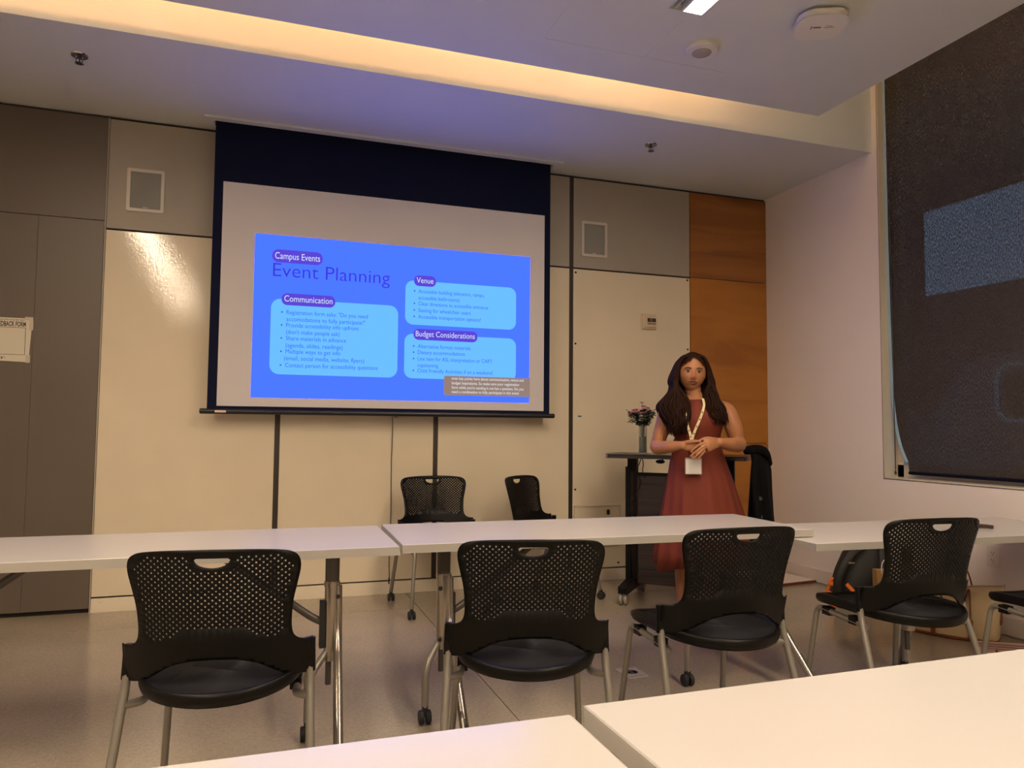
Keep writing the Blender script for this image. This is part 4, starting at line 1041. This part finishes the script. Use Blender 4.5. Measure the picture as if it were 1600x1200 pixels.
t = thing('tote_bag', 'cream canvas tote bag with brown leather handles slumped against the right wall', 'bag', (3.73, 3.20, 0), R(-58))
rings = []
for z, hx, hy, oy in [(0, .20, .085, 0), (.02, .21, .10, 0), (.10, .215, .105, 0), (.20, .225, .085, .005), (.27, .235, .055, .01), (.31, .24, .03, .012)]:
    rr = []
    for i in range(36):
        a = 2*PI*i/36; c, s = math.cos(a), math.sin(a); q_ = (abs(c)**5+abs(s)**5)**(-1/5)
        sag = -.045*(1-abs(c))**1.2*(z/.31)**3
        rr.append((hx*q_*c, oy+hy*q_*s+.006*math.sin(5*a+z*20), z+sag))
    rings.append(rr)
o = MB().loft(rings, cap=False); o.f.append(tuple(range(35, -1, -1))); o = o.build('body', M_cnv, t, smooth=True); sd = o.modifiers.new('s', 'SOLIDIFY'); sd.thickness = .004; sd.offset = -1
for s in (-1, 1):
    mb = MB(); y = s*.045; k = s*.02
    mb.tube(catmull([(-.09, s*.100, .10), (-.088, s*.088, .20), (-.08, s*.06, .275), (-.05, s*.075, .22 if s < 0 else .36), (0, s*.115, .13 if s < 0 else .38), (.05, s*.09, .20 if s < 0 else .36), (.08, s*.06, .275), (.088, s*.088, .20), (.09, s*.100, .10)], 6), .014, 8, flat=.3, up=(0, 1, 0)); mb.build('handle', M_tan, t, smooth=True)
mb = MB()
for s in (-1, 1): mb.box(s*.09-.012, s*.09+.012, -.112, -.104, .02, .12)
mb.build('leather_tab', M_tan, t, bevel=.002)
mb = MB(); mb.box(.216, .224, -.035, .035, .10, .27); mb.build('side_strap', M_tan, t, bevel=.002)
mb = MB(); mb.box(.219, .227, -.036, .036, .175, .19); mb.build('strap_buckle', mat('pale_leather', (.55, .35, .25), .5), t)
mb = MB(); mb.loft([[(x*1.03, y*1.04, z) for x, y, z in rings[0]], [(x*1.015, y*1.03, z+.002) for x, y, z in rings[1]]]); mb.build('base_piping', M_tan, t, smooth=True)
t = thing('striped_bag', 'flat pink and brown striped bag lying on the floor in front of the cream tote', 'bag', (3.72, 2.90, 0), R(-30)); t.scale = (.62, .62, .62)
mb = MB(); mb.prism([(-.24, -.09), (.20, -.11), (.24, .08), (-.20, .10)], 0, .045, axis='z'); mb.build('body', mat('pink_canvas', (.62, .42, .36), .7), t, bevel=.012)
for k in range(2): mb = MB(); mb.prism([(-.235, -.065+k*.075), (.205, -.085+k*.075), (.21, -.055+k*.075), (-.23, -.035+k*.075)], .0452, .0475, axis='z'); mb.build('stripe', M_tan, t)
mb = MB(); mb.tube(catmull([(-.1, -.10, .03), (-.12, -.16, .03), (.0, -.19, .02), (.1, -.17, .03), (.1, -.11, .03)], 6), .009, 8, flat=.5); mb.build('handle', M_tan, t, smooth=True)

t = thing('board_sheet', 'flat white board with a brown edge lying on the floor in the far right corner', 'board', (3.80, 4.84, 0), R(7))
box('sheet', -.24, .17, -.25, .22, .012, .020, mat('board_white', (.75, .66, .60), .5), t, bevel=.001); box('brown_edge', -.243, .173, -.262, -.25, .0, .019, mat('brown_edge', (.12, .035, .015), .6), t)
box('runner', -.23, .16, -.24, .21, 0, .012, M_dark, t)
t = thing('floor_box', 'square etched steel floor box cover set in the concrete between the chairs', 'floor outlet', (1.69, 3.175, 0), R(2))
MB().prism(rrect(-.052, .052, -.068, .068, .006), 0, .004, axis='z').build('cover', mat('pale_steel', (.55, .50, .44), .35, metal=.3), t, bevel=.001)
mb = MB(); mb.lathe([(.030, .0042), (.030, .0048), (.026, .0048), (.026, .0042)], seg=24)
mb.box(-.044, .044, .052, .055, .004, .0047); mb.box(-.044, .044, -.055, -.052, .004, .0047); mb.box(-.004, .004, -.02, .02, .004, .0047)
mb.build('engraving', mat('engraved_grey', (.20, .17, .14), .5), t)
t = thing('pouch', 'small flat dark brown pouch lying on the lower right table', 'pouch', (3.40, 2.80, .664), R(-38))
MB().prism(rrect(-.085, .085, -.042, .042, .03, 6), 0, .012, axis='z').build('body', mat('dark_brown_leather', (.05, .025, .018), .4), t, bevel=.004)
mb = MB(); mb.tube([(-.06, -.03, .0125), (.06, -.03, .0125)], .0018, 6); mb.build('zip', M_tan, t)
